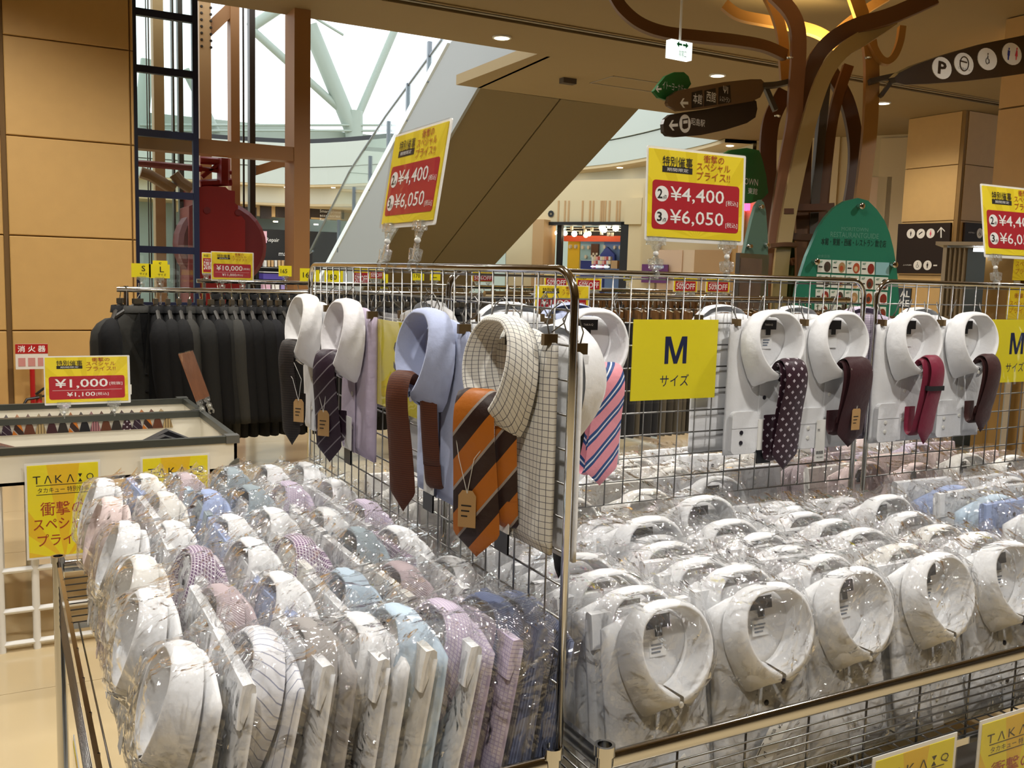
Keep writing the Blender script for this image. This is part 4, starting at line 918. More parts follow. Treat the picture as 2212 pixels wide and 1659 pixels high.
# ------------------------------------------------------------------ sale price signs in clear sleeves on clip stands
def price_sheet(t, w, h, kind, first=True):
    X = lambda u: (u-.5)*w
    Z = lambda v: (1-v)*h
    MB().box(-w/2, w/2, -.001, .001, 0, h).build('yellow_sheet', SALEY, t)
    MB().poly(rrect(X(-.015), X(1.03), Z(1.05), Z(-.03), .004), .001, .0035).build('sleeve_back', WHITEPL, t)
    MB().poly(rrect(X(-.015), X(1.03), Z(1.05), Z(-.03), .004), -.004, -.0032).build('clear_sleeve', SLEEVE, t)
    def T(b, u, v, wu, hv, m, **k): letter(t, b, X(u), Z(v), wu*w, hv*h, m, k.pop('y', -.0022), **k)
    if kind != '50':
        T('特別催事', .29, .13, .31, .12, INK, bold=.003)
        MB().box(X(.135), X(.445), -.0016, -.001, Z(.255), Z(.185)).build('black_bar', INK, t); T('期間限定', .29, .22, .22, .04, CARDW)
        T('衝撃の', .67, .06, .22, .09, INKR, bold=.003); T('スペシャル', .67, .155, .36, .09, INKO, bold=.006); T('プライス!!', .67, .26, .36, .10, INKO, bold=.006)
    if kind == 'two':
        MB().poly(rrect(X(.04), X(.96), Z(.91), Z(.35), .03*w), -.0016, -.001).build('red_panel', SALERED, t)
        for v, n_, pr in ((.505, '2', '¥4,400'), (.768, '3', '¥6,050')):
            MB().poly(ell(X(.135), Z(v), .068*w, .09*h), -.002, -.001).build('white_disc', INKW, t)
            T(n_, .115, v, .05, .11, INK, y=-.0024, bold=.02); T('点', .165, v+.035, .045, .05, INK, y=-.0024)
            T(pr, .505, v, .57, .185, INKW, bold=.006); T('[税込]', .88, v+.055, .13, .068, INKW)
    elif kind in ('1000', '10000'):
        MB().poly(rrect(X(.04), X(.96), Z(.93), Z(.42), .03*w), -.0016, -.001).build('red_panel', SALERED, t)
        a, b = ('¥1,000', '¥1,100') if kind == '1000' else ('¥10,000', '¥11,000')
        T(a, .43, .59, .64, .22, INKW, bold=.012); T('[税抜]', .85, .60, .16, .08, INKW); T(b, .42, .83, .34, .11, INKW, bold=.01); T('[税込]', .68, .83, .15, .08, INKW)
        MB().box(X(.08), X(.92), -.002, -.0016, Z(.735), Z(.729)).build('rule', CARDW, t)
    elif kind == '50':
        MB().poly(rrect(X(.06), X(.94), Z(.95), Z(.25), .02*w), -.0016, -.001).build('red_panel', SALERED, t)
        T('50%OFF', .5, .62, .8, .42, INKW, bold=.012); T('表示価格より', .34, .34, .36, .09, INKW); T('特別催事', .25, .13, .3, .13, INK); T('スペシャル', .68, .13, .4, .13, INKO)
def card_clip(t, x, ztop, zrail, sc=1, name='card_clip'):
    """clear clip: bracket under the sheet, ball joint, spring clamp gripping the rail; local y of the rail is 0"""
    c = MB()
    c.box(x-.022*sc, x+.022*sc, -.007, .007, ztop-.008*sc, ztop+.010*sc); c.poly([(x-.012*sc, ztop-.008*sc), (x+.012*sc, ztop-.008*sc), (x+.004*sc, ztop-.022*sc), (x-.004*sc, ztop-.022*sc)], -.005, .005)
    o = c.build(name, ACRYL, t)
    MB().lathe([(.001, -.006*sc), (.005*sc, -.004*sc), (.0065*sc, 0), (.005*sc, .004*sc), (.001, .006*sc)], 10, (x, 0, ztop-.027*sc)).build('ball_joint', WHITEPL, o, True)
    g = MB(); zz = ztop-.033*sc
    g.box(x-.005*sc, x+.005*sc, -.004, .004, zrail+.022*sc, zz)
    for s_ in (-1, 1):
        g.poly([(x-.004*sc+.008*sc*s_, zrail+.034*sc), (x+.006*sc*s_+.01*sc*s_, zrail+.032*sc), (x+.013*sc*s_, zrail+.012*sc), (x+.006*sc*s_, zrail+.010*sc)], -.008, .008)
    g.tube([(x, .010*cos(a)*sc, zrail+.010*sin(a)*sc) for a in [radians(-60+30*k) for k in range(11)]], .004*sc, 6)
    g.build('clamp', ACRYL, o, True)
def price_sign(label, F, w, h, kind, clips=None, zrail=0, sc=1, group=None):
    t = F.thing('price_sign', label, 'sign', group)
    price_sheet(t, w, h, kind)
    for x in (clips or ()): card_clip(t, x, -.01, zrail, sc)
    return t
bl = PX(825, 497, XS); br = PX(935, 488, XS); cy_ = (bl.y+br.y)/2
price_sign('yellow and red sale sign, 2 for 4,400 yen, clipped above the S board', Fr((XS, cy_, bl.z+.012), -90, -9), .268, .182, 'two', (-.085, .075), RZ-bl.z-.012)
bl = PY(1397, 522, YM); br = PY(1600, 528, YM)
price_sign('yellow and red sale sign, 2 for 4,400 yen, clipped above the M board', Fr(((bl.x+br.x)/2, YM, bl.z+.012), 0, -2), br.x-bl.x, .188, 'two', (-.108, .093), RZ-bl.z-.012)
price_sign('yellow and red sale sign, 2 for 4,400 yen, clipped above the crimson tie panel', Fr((2.52, YM, 1.592), 0, -9), .275, .188, 'two', (-.10, .09), RZ-1.592)

# ------------------------------------------------------------------ company posters in sleeves
def taka(label, F, w, h):
    t = F.thing('brand_poster', label, 'poster')
    X = lambda u: (u-.5)*w
    Z = lambda v: (1-v)*h
    MB().box(-w/2-.008, w/2+.008, .0, .002, -.008, h+.008).build('white_border', WHITEPL, t)
    MB().box(-w/2, w/2, -.001, .0, 0, h).build('yellow_sheet', TAKAY, t)
    MB().box(-w/2-.008, w/2+.008, -.003, -.0024, -.008, h+.008).build('clear_sleeve', SLEEVE, t)
    for b, u in (('T', .13), ('Λ', .285), ('K', .44), ('Λ', .60), ('Q', .88)): letter(t, b, X(u), Z(.16), .105*w, .085*h, INK, -.0016)
    for v0, v1 in ((.115, .155), (.205, .165)): MB().poly([(X(.71), Z(v0)), (X(.77), Z(v0)), (X(.74), Z(v1))], -.0018, -.001).build('triangle_mark', INK, t)
    for v in (.225, .325): MB().box(X(.12), X(.88), -.0016, -.001, Z(v), Z(v-.007)).build('rule', INK, t)
    letter(t, 'タカキュー 特別催事', 0, Z(.275), .72*w, .06*h, INK, -.0016, bold=.002)
    letter(t, '衝撃の', X(.48), Z(.48), .62*w, .15*h, INKR, -.0016, bold=.005); letter(t, 'スペシャル', X(.5), Z(.65), .86*w, .13*h, INKR, -.0016, bold=.005); letter(t, 'プライス!!', X(.52), Z(.82), .8*w, .13*h, INKR, -.0016, bold=.005)
    return t
a, b, c = PY(52, 1000, 3.93), PY(216, 990, 3.93), PY(64, 1205, 3.93)
taka('yellow brand poster hung on the white case front beside its left leg', Fr(((a.x+b.x)/2, 3.925, c.z), 0), b.x-a.x-.016, a.z-c.z-.012)
a2, b2 = PY(303, 985, 3.93), PY(452, 978, 3.93)
taka('yellow brand poster hung on the white case front under its corner', Fr(((a2.x+b2.x)/2, 3.925, c.z), 0), b2.x-a2.x-.016, a2.z-c.z-.012)
a, b = PY(1886, 1637, 1.085), PY(2068, 1567, 1.085)
taka('yellow brand poster hung below the wagon rail of white shirts', Fr(((a.x+b.x)/2, 1.084, a.z-.22), 0, 0), b.x-a.x-.014, .212)
taka('yellow brand poster on the side of the coloured shirt wagon', Fr((.094, 1.70, .43), -90), .19, .21)
a3 = PY(2117, 1558, 1.085)
taka('yellow brand poster hung next to another under the white shirt wagon', Fr((a3.x+(b.x-a.x)/2, 1.084, a3.z-.22), 0), b.x-a.x-.014, .212)
# ------------------------------------------------------------------ white tie case on a pipe stand
CASEW = mat('case_white', '#e2dccb', .4); CASEE = mat('case_edge', '#4a4c46', .4, .4); CORNER = mat('case_corner', '#7d7e7a', .35, .7); LINER = mat('case_liner', '#d8d2c4', .6)
t = thing('tie_case', 'white open display case with dark metal edges on a white pipe stand', 'display case', Matrix.Translation((-.05, 4.55, 0)))
CX0, CX1, CY0, CY1, CZ0, CZ1 = -1.05, .90, -.60, .62, .655, .80
mid = .15
MB().box(CX0, CX1, CY0, CY1, CZ0, CZ0+.012).build('bottom', LINER, t)
for nm, b in (('front_side', (CX0, CX1, CY0, CY0+.012)), ('divider', (CX0, CX1, mid-.01, mid+.01)), ('back_side', (CX0, CX1, CY1-.012, CY1)), ('end_side', (CX1-.012, CX1, CY0, CY1)), ('end_side', (CX0, CX0+.012, CY0, CY1))):
    MB().box(*b, CZ0, CZ1-.01).build(nm, CASEW, t)
for nm, b in (('front_edge', (CX0, CX1, CY0-.006, CY0+.02)), ('divider_edge', (CX0, CX1, mid-.022, mid+.022)), ('back_edge', (CX0, CX1, CY1-.02, CY1+.006)), ('end_edge', (CX1-.02, CX1+.006, CY0, CY1))):
    MB().box(*b, CZ1-.028, CZ1).build(nm, CASEE, t)
for x, y in ((CX1, CY0), (CX1, CY1), (CX1, mid)):
    MB().box(x-.045, x+.009, y-.009, y+.045, CZ1-.03, CZ1+.003).build('corner_cap', CORNER, t)
MB().poly([(CX1-.045, CZ0-.002), (CX1+.008, CZ0-.002), (CX1+.008, CZ0+.05), (CX1-.005, CZ0+.05), (CX1-.03, CZ0+.03), (CX1-.045, CZ0+.008)], CY0-.009, CY0-.0005).build('corner_cap', CORNER, t)
for x in (CX0+.1, .02, .14, CX1-.06):
    for y in (CY0+.03, CY1-.05): MB().cyl((x, y, .0), (x, y, CZ0), .014, 10).build('leg', WHITEPL, t, True)
for z in (.03, .16, .32):
    MB().cyl((CX0, CY0+.03, z), (CX1-.06, CY0+.03, z), .012, 8).build('stretcher', WHITEPL, t, True)
def folded_tie(label, x, y, z, w, d, hh, m, grp, rz=0):
    o = MB().poly([(-w/2, 0), (-w*.3, hh*.6), (0, hh), (w*.3, hh*.6), (w/2, 0)], -d/2, d/2).build('folded_tie', m, None, False, 'xz'); o.matrix_world = TRS((x, y, z), rz)
    return tag(o, label, 'necktie', grp)
zb_ = CZ0+.012
tm = [T_DARK, T_PURP, T_BLK, T_BRWN, T_MARO, T_DOTS, T_ORNG, fabric('tie_rose', '#9a6a6c', '#5a3a40', 'stripe', .01, .4), fabric('tie_sand', '#a08a60', '#5c4a30', 'stripe', .012, .3)]
for k in range(30):
    folded_tie('rolled tie in the zigzag row along the back of the white case', -.62+k*.045, 4.55+mid+.09, zb_+.06, .047, .22, .062, tm[(k*5+k//4) % 9 if k > 8 else 2], 'rolled ties in the back of the case')
a, b = PZ(0, 962, .77), PZ(185, 958, .77)
for k in range(6):
    folded_tie('dark brown dotted tie lying stacked in the front of the white case', -.10+.005*k-.05*(k > 3), 4.12+.055*k, zb_, .52-.03*k, .07, .115, T_BRWN if k % 2 else T_DARK, 'brown ties stacked in the case')
for k in range(4):
    folded_tie('black tie lying flat in the front of the white case', .56+.02*k, 4.08+.06*k, zb_, .46-.04*k, .07, .085+.012*k, T_BLK, 'black ties in the case')
price_sign('yellow sale sign of 1,000 yen standing on the white tie case', Fr((PY(190, 865, 4.70).x, 4.70, PY(190, 868, 4.70).z), 0, -6), .345, .205, '1000', (-.10, .11), CZ1-PY(190, 868, 4.70).z, 1.3)
# tilted small leaflet stand on the case corner
F = Fr(PD(423, 820, 4.6), 62, -20)
t = F.thing('leaflet_stand', 'tilted leaflet in a clear stand on the corner of the white case', 'leaflet')
LEAF = mat('leaflet_print', '#8a5a3c', .4, vary=.5, vscale=12)
MB().box(-.10, .10, -.002, .002, -.10, .14).build('leaflet', LEAF, t); MB().box(-.104, .104, -.004, -.0025, -.104, .144).build('clear_sleeve', SLEEVE, t)
card_clip(t, -.06, -.11, -.17, 1.2); card_clip(t, .05, -.11, -.17, 1.2)
# ------------------------------------------------------------------ fire extinguisher with its sign
F = Fr(PY(72, 868, 7.7), 0)
t = thing('fire_extinguisher', 'red fire extinguisher with black handle standing by the stone wall', 'extinguisher', Matrix.Translation((PY(84, 860, 7.72).x, 7.72, 0)))
EXR = mat('extinguisher_red', '#b01c1c', .3)
MB().lathe([(.07, 0), (.078, .01), (.078, .36), (.06, .42), (.022, .46), (.022, .49)], 20).build('tank', EXR, t, True)
MB().box(-.02, .02, -.02, .02, .48, .52).build('valve', BRASS, t)
MB().tube([(-.02, 0, .52), (.03, -.01, .56), (.10, -.02, .60)], .009, 6).build('handle', BLACK, t, True); MB().tube([(-.02, 0, .50), (.05, -.01, .51), (.11, -.02, .49)], .008, 6).build('handle', BLACK, t, True)
MB().tube([(0, -.02, .50), (-.08, -.04, .49), (-.12, -.05, .42), (-.11, -.06, .25)], .011, 8).build('hose', BLACK, t, True)
a, b = PY(33, 746, 7.72), PY(106, 800, 7.72)
t2 = thing('extinguisher_sign', 'white and red sign on a red post reading fire extinguisher', 'sign', Matrix.Translation(((a.x+b.x)/2, 7.84, 0)))
w_, h_ = b.x-a.x, a.z-b.z
MB().box(-w_/2, w_/2, -.01, .005, b.z, a.z).build('board', mat('sign_white', '#e4ddd4', .5), t2)
MB().box(-w_/2, w_/2, -.012, -.01, a.z-h_*.38, a.z).build('red_band', EXR, t2); letter(t2, '消 火 器', 0, a.z-h_*.19, w_*.86, h_*.26, INKW, -.0135, bold=.015)
for k in range(3): MB().box(-w_*.42+k*w_*.3, -w_*.2+k*w_*.3, -.012, -.01, b.z+h_*.12, b.z+h_*.45).build('pictogram', mat('sign_pink', '#cc8a84', .6), t2)
MB().cyl((0, 0, 0), (0, 0, b.z), .018, 8).build('post', EXR, t2, True); MB().lathe([(.12, 0), (.12, .02), (.02, .03)], 16).build('base', EXR, t2, True)
# ------------------------------------------------------------------ clothes racks with dark jackets
def jacket_mesh():
    rows = []; n = 16
    for v, hw, th in ((0, .19, .045), (.25, .205, .05), (.45, .20, .05), (.60, .215, .05), (.655, .20, .045), (.70, .14, .04), (.74, .085, .036), (.775, .05, .03)):
        rows.append([(th*cos(2*pi*k/n), hw*sin(2*pi*k/n)*(1 if True else 1), v) for k in range(n)])
    m = MB().loft(rows, True); m.f.append(tuple(range(n-1, -1, -1))); return m.mesh('body', None, 'all', 'xz')
def sleeve_mesh(sg):
    pts = [(0, sg*.165, .69), (.0, sg*.210, .655), (.005, sg*.235, .57), (.012, sg*.238, .40), (.03, sg*.232, .22), (.04, sg*.228, .10)]
    return MB().tube(cat_rom(pts, 10), [.022, .036, .048, .062, .062, .060, .058, .054, .05, .046, .042], 10).mesh('sleeve', None, 'all', 'xz')
JB, JSL, JSR = jacket_mesh(), sleeve_mesh(-1), sleeve_mesh(1)
JC = MB().loft([[(.035*cos(a)+.0, .062*sin(a), .755+.01*abs(sin(a))) for a in [radians(20*k) for k in range(19)]], [(.045*cos(a), .085*sin(a), .775) for a in [radians(20*k) for k in range(19)]], [(.05*cos(a), .10*sin(a), .735) for a in [radians(20*k) for k in range(19)]]], False).mesh('collar', None, 'all', 'xz')
HOOK = MB().tube([(0, 0, .765), (0, 0, .82), (0, .012, .835), (0, .024, .855), (0, .012, .875), (0, -.008, .87)], .0035, 5).mesh('hanger_hook', CHROME, 'all')
HANG = MB().tube([(0, -.17, .70), (0, -.05, .765), (0, 0, .785), (0, .05, .765), (0, .17, .70)], .012, 6).mesh('hanger', mat('hanger_dark', '#2a2620', .5), True)
HTAB = MB().box(-.012, .012, -.03, .03, .785, .815).mesh('hanger_size_tab', mat('hanger_tab', '#4a4234', .5))
SUIT = [fabric('suit_black', (.004, .004, .0045), sheen=0), fabric('suit_charcoal', (.013, .013, .012), sheen=0), fabric('suit_grey', (.032, .031, .027), sheen=0), fabric('suit_navy', (.006, .006, .008), sheen=0)]
def jacket(x, y, zrail, m, label, grp, rz=0, parts=True):
    t = thing('suit_jacket', label, 'jacket', TRS((x, y, zrail-.866), rz), grp)
    link('body', JB, t, m); link('sleeve', JSL, t, m); link('sleeve', JSR, t, m); link('collar', JC, t, m)
    h = link('hanger', HANG, t); link('hanger_hook', HOOK, h); link('hanger_size_tab', HTAB, h)
    return t
def rack(label, x0, x1, y, z, legs=True):
    t = thing('clothes_rack', label, 'clothes rack', Matrix.Translation((x0, y, 0)))
    MB().cyl((-.05, 0, z), (x1-x0+.05, 0, z), .016, 10).build('rail', CHROME, t, True)
    for x in (0, x1-x0):
        MB().cyl((x, 0, .04), (x, 0, z+.02), .014, 8).build('upright', CHROME, t, True); MB().box(x-.02, x+.02, -.28, .28, .03, .06).build('foot', CHROME, t)
    return t
RY = 5.85; a = PY(272, 625, RY); zr_ = a.z
rack('chrome clothes rack carrying a long row of dark suit jackets', a.x, 3.6, RY, zr_)
rr_ = random.Random(11)
t = jacket(a.x+.06, RY-.02, zr_, SUIT[2], 'grey suit jacket turned to show its front at the rack end', None, radians(-62))
gj = t
lm_ = SUIT[2]
MB().add([(.052, -.03, .73), (.052, .03, .73), (.056, .0, .42), (.046, 0, .73)], [(0, 1, 2)]).build('lining', SUIT[0], gj, False, 'xz')
for sg in (-1, 1): MB().add([(.056, sg*.028, .745), (.060, sg*.075, .66), (.060, sg*.085, .60), (.062, sg*.004, .42), (.060, sg*.02, .60)], [(0, 1, 2, 3, 4)]).build('lapel', SUIT[1], gj, False, 'xz')
for z in (.38, .28): MB().lathe([(.001, 0), (.009, 0), (.009, .004), (.001, .005)], 10, (.056, .01, z)).build('button', BLACK, gj)
t = jacket(a.x-.03, RY+.03, zr_, SUIT[0], 'black suit jacket half hidden behind the grey one at rack end', None, radians(-20))
x = a.x+.16; k = 0
names = {0: 'black', 1: 'charcoal', 2: 'dark grey', 3: 'navy black'}
seq = [0, 0, 0, 2, 1, 0, 1, 2, 0, 0, 0, 3, 1, 0, 3]
while x < 3.55:
    i = seq[k % len(seq)] if k < 15 else rr_.choice([0, 0, 1, 3])
    jacket(x, RY+rr_.uniform(-.01, .01), zr_, SUIT[i], '%s suit jacket in the packed row on the long rack' % names[i], 'suit jackets on the long rack', radians(rr_.uniform(-10, 4)))
    x += rr_.uniform(.052, .068); k += 1
t = tag(MB().box(-.02, .02, -.001, .001, 0, .055).build('price_tag', CARDW), 'small white price tag hanging from the grey jacket', 'tag'); t.matrix_world = Matrix.Translation(PY(276, 852, RY-.26))
# second rack behind, of jackets and trousers, and rails further back
RY2 = 7.2; b = PY(440, 607, RY2)
rack('chrome rack of dark clothes standing behind the long jacket rack', b.x, 5.3, RY2, b.z)
x = b.x+.1
while x < 5.25:
    jacket(x, RY2, b.z, SUIT[rr_.choice([0, 0, 1, 3])], 'dark jacket on the second rack behind the long one', 'dark jackets on the second rack', radians(rr_.uniform(-8, 4))); x += rr_.uniform(.07, .10)
TROU = [fabric('trouser_%d' % i, c) for i, c in enumerate(((.02, .02, .022), (.05, .042, .03), (.03, .03, .035), (.09, .075, .05)))]
TRM = MB().loft([[(.02*cos(q), .085*sin(q)*s_, z) for q in [2*pi*k/10 for k in range(10)]] for z, s_ in ((0, .95), (.3, 1), (.6, 1.05), (.66, 1.0))], True).mesh('trousers', None, 'all', 'xz')
CLH = MB().tube([(0, -.11, .70), (0, 0, .715), (0, .11, .70)], .004, 5).mesh('clip_hanger', CHROME, 'all'); CLJ = MB().box(-.012, .012, -.09, -.06, .64, .705).mesh('clip_jaw', mat('clip_wood', '#6e4a22', .5))
HK2 = MB().tube([(0, 0, .715), (0, 0, .745), (0, .012, .76), (0, .02, .78), (0, 0, .793), (0, -.012, .785)], .003, 5).mesh('hook', CHROME, 'all')
def trouser_rack(label, x0, x1, y, z, grp, tl):
    rack(label, x0, x1, y, z); x = x0+.06
    while x < x1:
        t = thing('trousers', tl, 'trousers', TRS((x, y, z-.778), radians(rr_.uniform(-12, 12))), grp)
        link('leg_fold', TRM, t, rr_.choice(TROU)); h = link('clip_hanger', CLH, t); link('clip_jaw', CLJ, h); link('clip_jaw', CLJ, h).location = (0, .15, 0); link('hook', HK2, h)
        x += rr_.uniform(.045, .06)
c = PY(1330, 640, 4.3)
trouser_rack('chrome rack of trousers on clip hangers in front of the tree sculpture', c.x-.75, c.x+1.75, 4.3, c.z, 'trousers on the near clip rack', 'folded trousers on a clip hanger on the rack behind the M board')
d = PY(1250, 626, 6.6)
trouser_rack('chrome rack of trousers standing further back towards the shops', d.x-.6, d.x+1.6, 6.6, d.z, 'trousers on the far clip rack', 'folded trousers on the far rack towards the shop')
# small yellow and red cards on the racks
RAILZ = {RY: zr_, RY2: b.z, 4.3: c.z}
def mini(label, px, depthY, kind, lines=None, group=None):
    x0, y0, x1, y1 = px; F = Fr(PY((x0+x1)/2, y1, depthY), 0); l0, l1 = F.l(x0, (y0+y1)/2)[0], F.l(x1, (y0+y1)/2)[0]; h = F.l((x0+x1)/2, y0)[1]; w = l1-l0
    if kind in ('10000', '50', '1000'):
        return price_sign(label, F, w, h, kind, (-w*.25, w*.25) if RAILZ.get(depthY, 9) < F.o.z-.03 else None, RAILZ.get(depthY, 0)-F.o.z, 1.1)
    t = F.thing('size_card', label, 'size card', group)
    MB().box(-w/2, w/2, -.001, .002, 0, h).build('yellow_card', YELLOW, t)
    for b, u, v, wu, hv, m in lines: letter(t, b, (u-.5)*w, (1-v)*h, wu*w, hv*h, m, -.0022, bold=.006)
    card_clip(t, 0, -.005, min(-.06, RAILZ.get(depthY, 0)-F.o.z), 1.1)
    return t
LS = lambda big: ((big, .62, .36, .2, .4, INK), ('サイズ', .62, .75, .4, .18, INK))
mini('yellow L size card standing above the jacket rack end', (322, 571, 367, 601), RY, 'size', LS('L')); mini('yellow S size card overlapping the L card on the jacket rack', (284, 569, 326, 599), RY, 'size', LS('S'))
mini('yellow size card with black S partly hidden behind the L card', (330, 563, 362, 578), RY+.016, 'size', ((('S', .5, .5, .2, .5, INK)),))
mini('yellow and red sale sign of 10,000 yen above the dark jackets', (458, 546, 546, 604), RY, '10000'); mini('red 50 percent off card half hidden behind the 10,000 yen sign', (437, 547, 470, 590), RY2, '50')
NUM = lambda s_: ((s_, .4, .5, .5, .4, INK),)
for px, s_, lb in (((602, 574, 630, 597), '165', 'yellow size 165 card between the steel columns'), ((648, 580, 690, 608), '165', 'yellow size 165 card beside the far post of the S panel'), ((701, 584, 741, 613), '180', 'yellow size 180 card seen through the S panel near the escalator foot'), ((890, 586, 916, 606), '170', 'yellow size 170 card seen through the S panel beside the L card'), ((929, 586, 951, 606), 'L', 'yellow L card seen through the S panel beside the 170 card'), ((822, 592, 838, 624), 'M', 'narrow yellow M card seen through the S panel'), ((1347, 590, 1366, 606), 'M', 'small yellow card beside the dark hats')):
    mini(lb, px, RY2, 'size', NUM(s_))
for px, lb in (((1020, 588, 1066, 608), 'red 50 percent off card above the rack seen through the S panel'), ((1176, 594, 1226, 620), 'red 50 percent off card beside the end post'), ((1244, 598, 1298, 626), 'red 50 percent off card just right of the end post'), ((1455, 600, 1505, 630), 'red 50 percent off card below the left clip of the M sign'), ((1525, 602, 1575, 631), 'red 50 percent off card below the right clip of the M sign')):
    mini(lb, px, 4.3 if px[0] > 1100 else RY2, '50')
mini('dark red price card seen through the S panel near its far end', (763, 580, 796, 616), RY2, '50'); mini('red percent off card seen through the S panel beside the clip', (798, 582, 828, 602), RY2, '50')
mini('large yellow sale sign standing behind the end post above the rack', (1155, 618, 1270, 680), 4.27, '1000')
# ------------------------------------------------------------------ fitting booth with curtain
CURT = mat('curtain_beige', '#a8977c', .85); BOOTHP = mat('booth_panel', '#b9c3c6', .5); BOOTHF = mat('booth_frame', '#b8ab94', .5)
q = PD(2060, 610, 8.2); F = Fr((q.x, q.y, 0), -58)
t = F.thing('fitting_booth', 'pale fitting booth with grey panels and a beige curtain', 'fitting room')
ztop = F.l(2060, 530)[1]; xa = F.l(2033, 600)[0]; xb = F.l(2086, 600)[0]; xc_ = F.l(2205, 600)[0]
MB().box(xa-.06, xc_+.2, -.06, .9, ztop, ztop+.03).build('top_frame', BOOTHF, t)
MB().box(xa, xa+.03, -.03, .03, 0, ztop).build('post', BOOTHF, t); MB().box(xc_-.04, xc_, -.03, .03, 0, ztop).build('post', BOOTHF, t)
rows = []; N = 48
for z in (0.05, .6, 1.2, ztop-.02): rows.append([(xa+.03+(xb-xa-.03)*i/N, .025*sin(i*2*pi*4.5/N)+.004*sin(i*1.7+z*3), z) for i in range(N+1)])
MB().loft(rows).build('curtain', CURT, t, 'all')
MB().box(xa, xc_, .86, .88, 0, ztop).build('back_panel', BOOTHP, t); MB().box(xc_-.05, xc_-.02, .03, .86, 0, ztop).build('side_panel', BOOTHP, t); MB().box(xa, xa+.02, .03, .86, 0, ztop).build('side_panel', BOOTHP, t)
MB().box(xb+.02, xc_-.06, .3, .34, ztop-.04, ztop-.01).build('light_strip', mat('booth_light', (.9, .96, 1), .5, emit=10), t)
m_ = F.l(2122, 600)[0]; MB().box(m_-.02, m_+.02, .80, .86, 0, ztop).build('frame_bar', mat('bar_grey', '#70787c', .4), t); MB().box(m_+.05, m_+.06, .78, .82, .4, ztop-.2).build('pole', BLACK, t)
for k, (px, lb) in enumerate((((2186, 535, 2240, 606), 'upper yellow sale poster on the fitting booth side'), ((2172, 622, 2230, 690), 'lower yellow sale poster on the fitting booth side'))):
    FP = Fr(PD((px[0]+px[2])/2, px[3], 7.9), -58); w_ = FP.l(px[2], px[3])[0]-FP.l(px[0], px[3])[0]; h_ = FP.l((px[0]+px[2])/2, px[1])[1]
    t = FP.thing('sale_poster', lb, 'poster'); MB().box(-w_/2, w_/2, -.001, .004, 0, h_).build('yellow_sheet', SALEY, t)
    letter(t, '衝撃の', 0, h_*.75, w_*.5, h_*.16, INKR, -.002); letter(t, 'スペシャル', 0, h_*.5, w_*.8, h_*.16, INKO, -.002); letter(t, 'プライス!!', 0, h_*.28, w_*.8, h_*.16, INKO, -.002)
    MB().box(w_/2-.02, w_/2, .004, .02, -FP.o.z, h_).build('stand_post', BOOTHF, t)
F = Fr(PX(1960, 640, XB-.02), -90)
t = F.thing('sale_notice', 'dark notice on the stone wall with pale letters', 'notice'); p0, p1 = F.l(1940, 622), F.l(1966, 666)
t.matrix_world = F.M
MB().box(p0[0], p1[0], -.01, .01, p1[1], p0[1]).build('board', mat('notice_dark', '#20242a', .5), t); letter(t, 'AL', (p0[0]+p1[0])/2+.02, p0[1]-.08, .16, .09, CARDW, -.012, bold=.02); letter(t, 'KE', (p0[0]+p1[0])/2+.02, p0[1]-.21, .16, .09, CARDW, -.012, bold=.02)
# ------------------------------------------------------------------ tree sculpture of bent wooden bars with direction signs
WOODS = {'rose': mat('wood_rose', '#96694e', .35), 'gold': mat('wood_gold', '#a87b42', .4), 'pale': mat('wood_pale', '#b49a68', .35), 'dark': mat('wood_dark', '#4e3018', .4), 'brown': mat('wood_brown', '#66401f', .4), 'red': mat('wood_red', '#5c361c', .4), 'pole': mat('pole_grey', '#4c4238', .4)}
TD = 7.0
base = PD(1720, 640, TD)
tr = thing('tree_sculpture', 'tall tree sculpture of bent wooden bars rising to the ceiling', 'sculpture', Matrix.Translation((base.x, base.y, 0)))
trI = tr.matrix_world.inverted()
def z3(x, y): return (1300+x*.41229, y*.41229)
def beam(pts, wpx, depth, col_, th=.05, ext=True, name='bar'):
    dd = depth if isinstance(depth, (list, tuple)) else [depth]*len(pts)
    P = [trI @ PD(*z3(*p), d) for p, d in zip(pts, dd)]
    if ext: P.append(Vector((P[-1].x, P[-1].y, 0)))
    C = cat_rom(P, 40); rows = []
    view = (trI.to_3x3() @ _fw).normalized(); w_ = wpx*.41229/FPX*sum(dd)/len(dd)
    for i, p in enumerate(C):
        t = (C[min(i+1, 40)]-C[max(i-1, 0)]).normalized(); s_ = t.cross(view).normalized(); n = s_.cross(t).normalized()
        rows.append([p-s_*w_/2-n*th/2, p+s_*w_/2-n*th/2, p+s_*w_/2+n*th/2, p-s_*w_/2+n*th/2])
    m = MB().loft(rows, True); m.f += [(3,2,1,0), (160,161,162,163)]
    return m.build(name, WOODS[col_], tr, True)
beam([(960,480),(885,640),(868,860),(880,1080),(900,1500)], 85, 7.25, 'red')
beam([(1200,380),(1285,540),(1328,750),(1320,950),(1280,1200),(1240,1560)], 72, 7.3, 'dark')
beam([(1290,345),(1215,590),(1175,880),(1150,1200),(1140,1560)], 52, 7.15, 'brown')
beam([(1170,440),(1140,760),(1105,1150),(1090,1560)], 42, 7.1, 'pole', .08)
beam([(1310,-60),(1368,110),(1405,260),(1412,450),(1400,700),(1365,1000),(1330,1300),(1310,1560)], 72, 6.95, 'gold')
beam([(640,25),(720,80),(860,110),(1030,140),(1150,180),(1260,260)], 52, 7.4, 'gold', ext=False)
beam([(860,-40),(915,80),(945,200),(955,330),(962,430)], 52, 7.2, 'gold', ext=False)
beam([(60,-30),(110,50),(200,125),(330,172),(520,195),(700,215),(850,243),(960,290)], 58, [6.6,6.6,6.65,6.7,6.8,6.9,7.0,7.1], 'brown', ext=False)
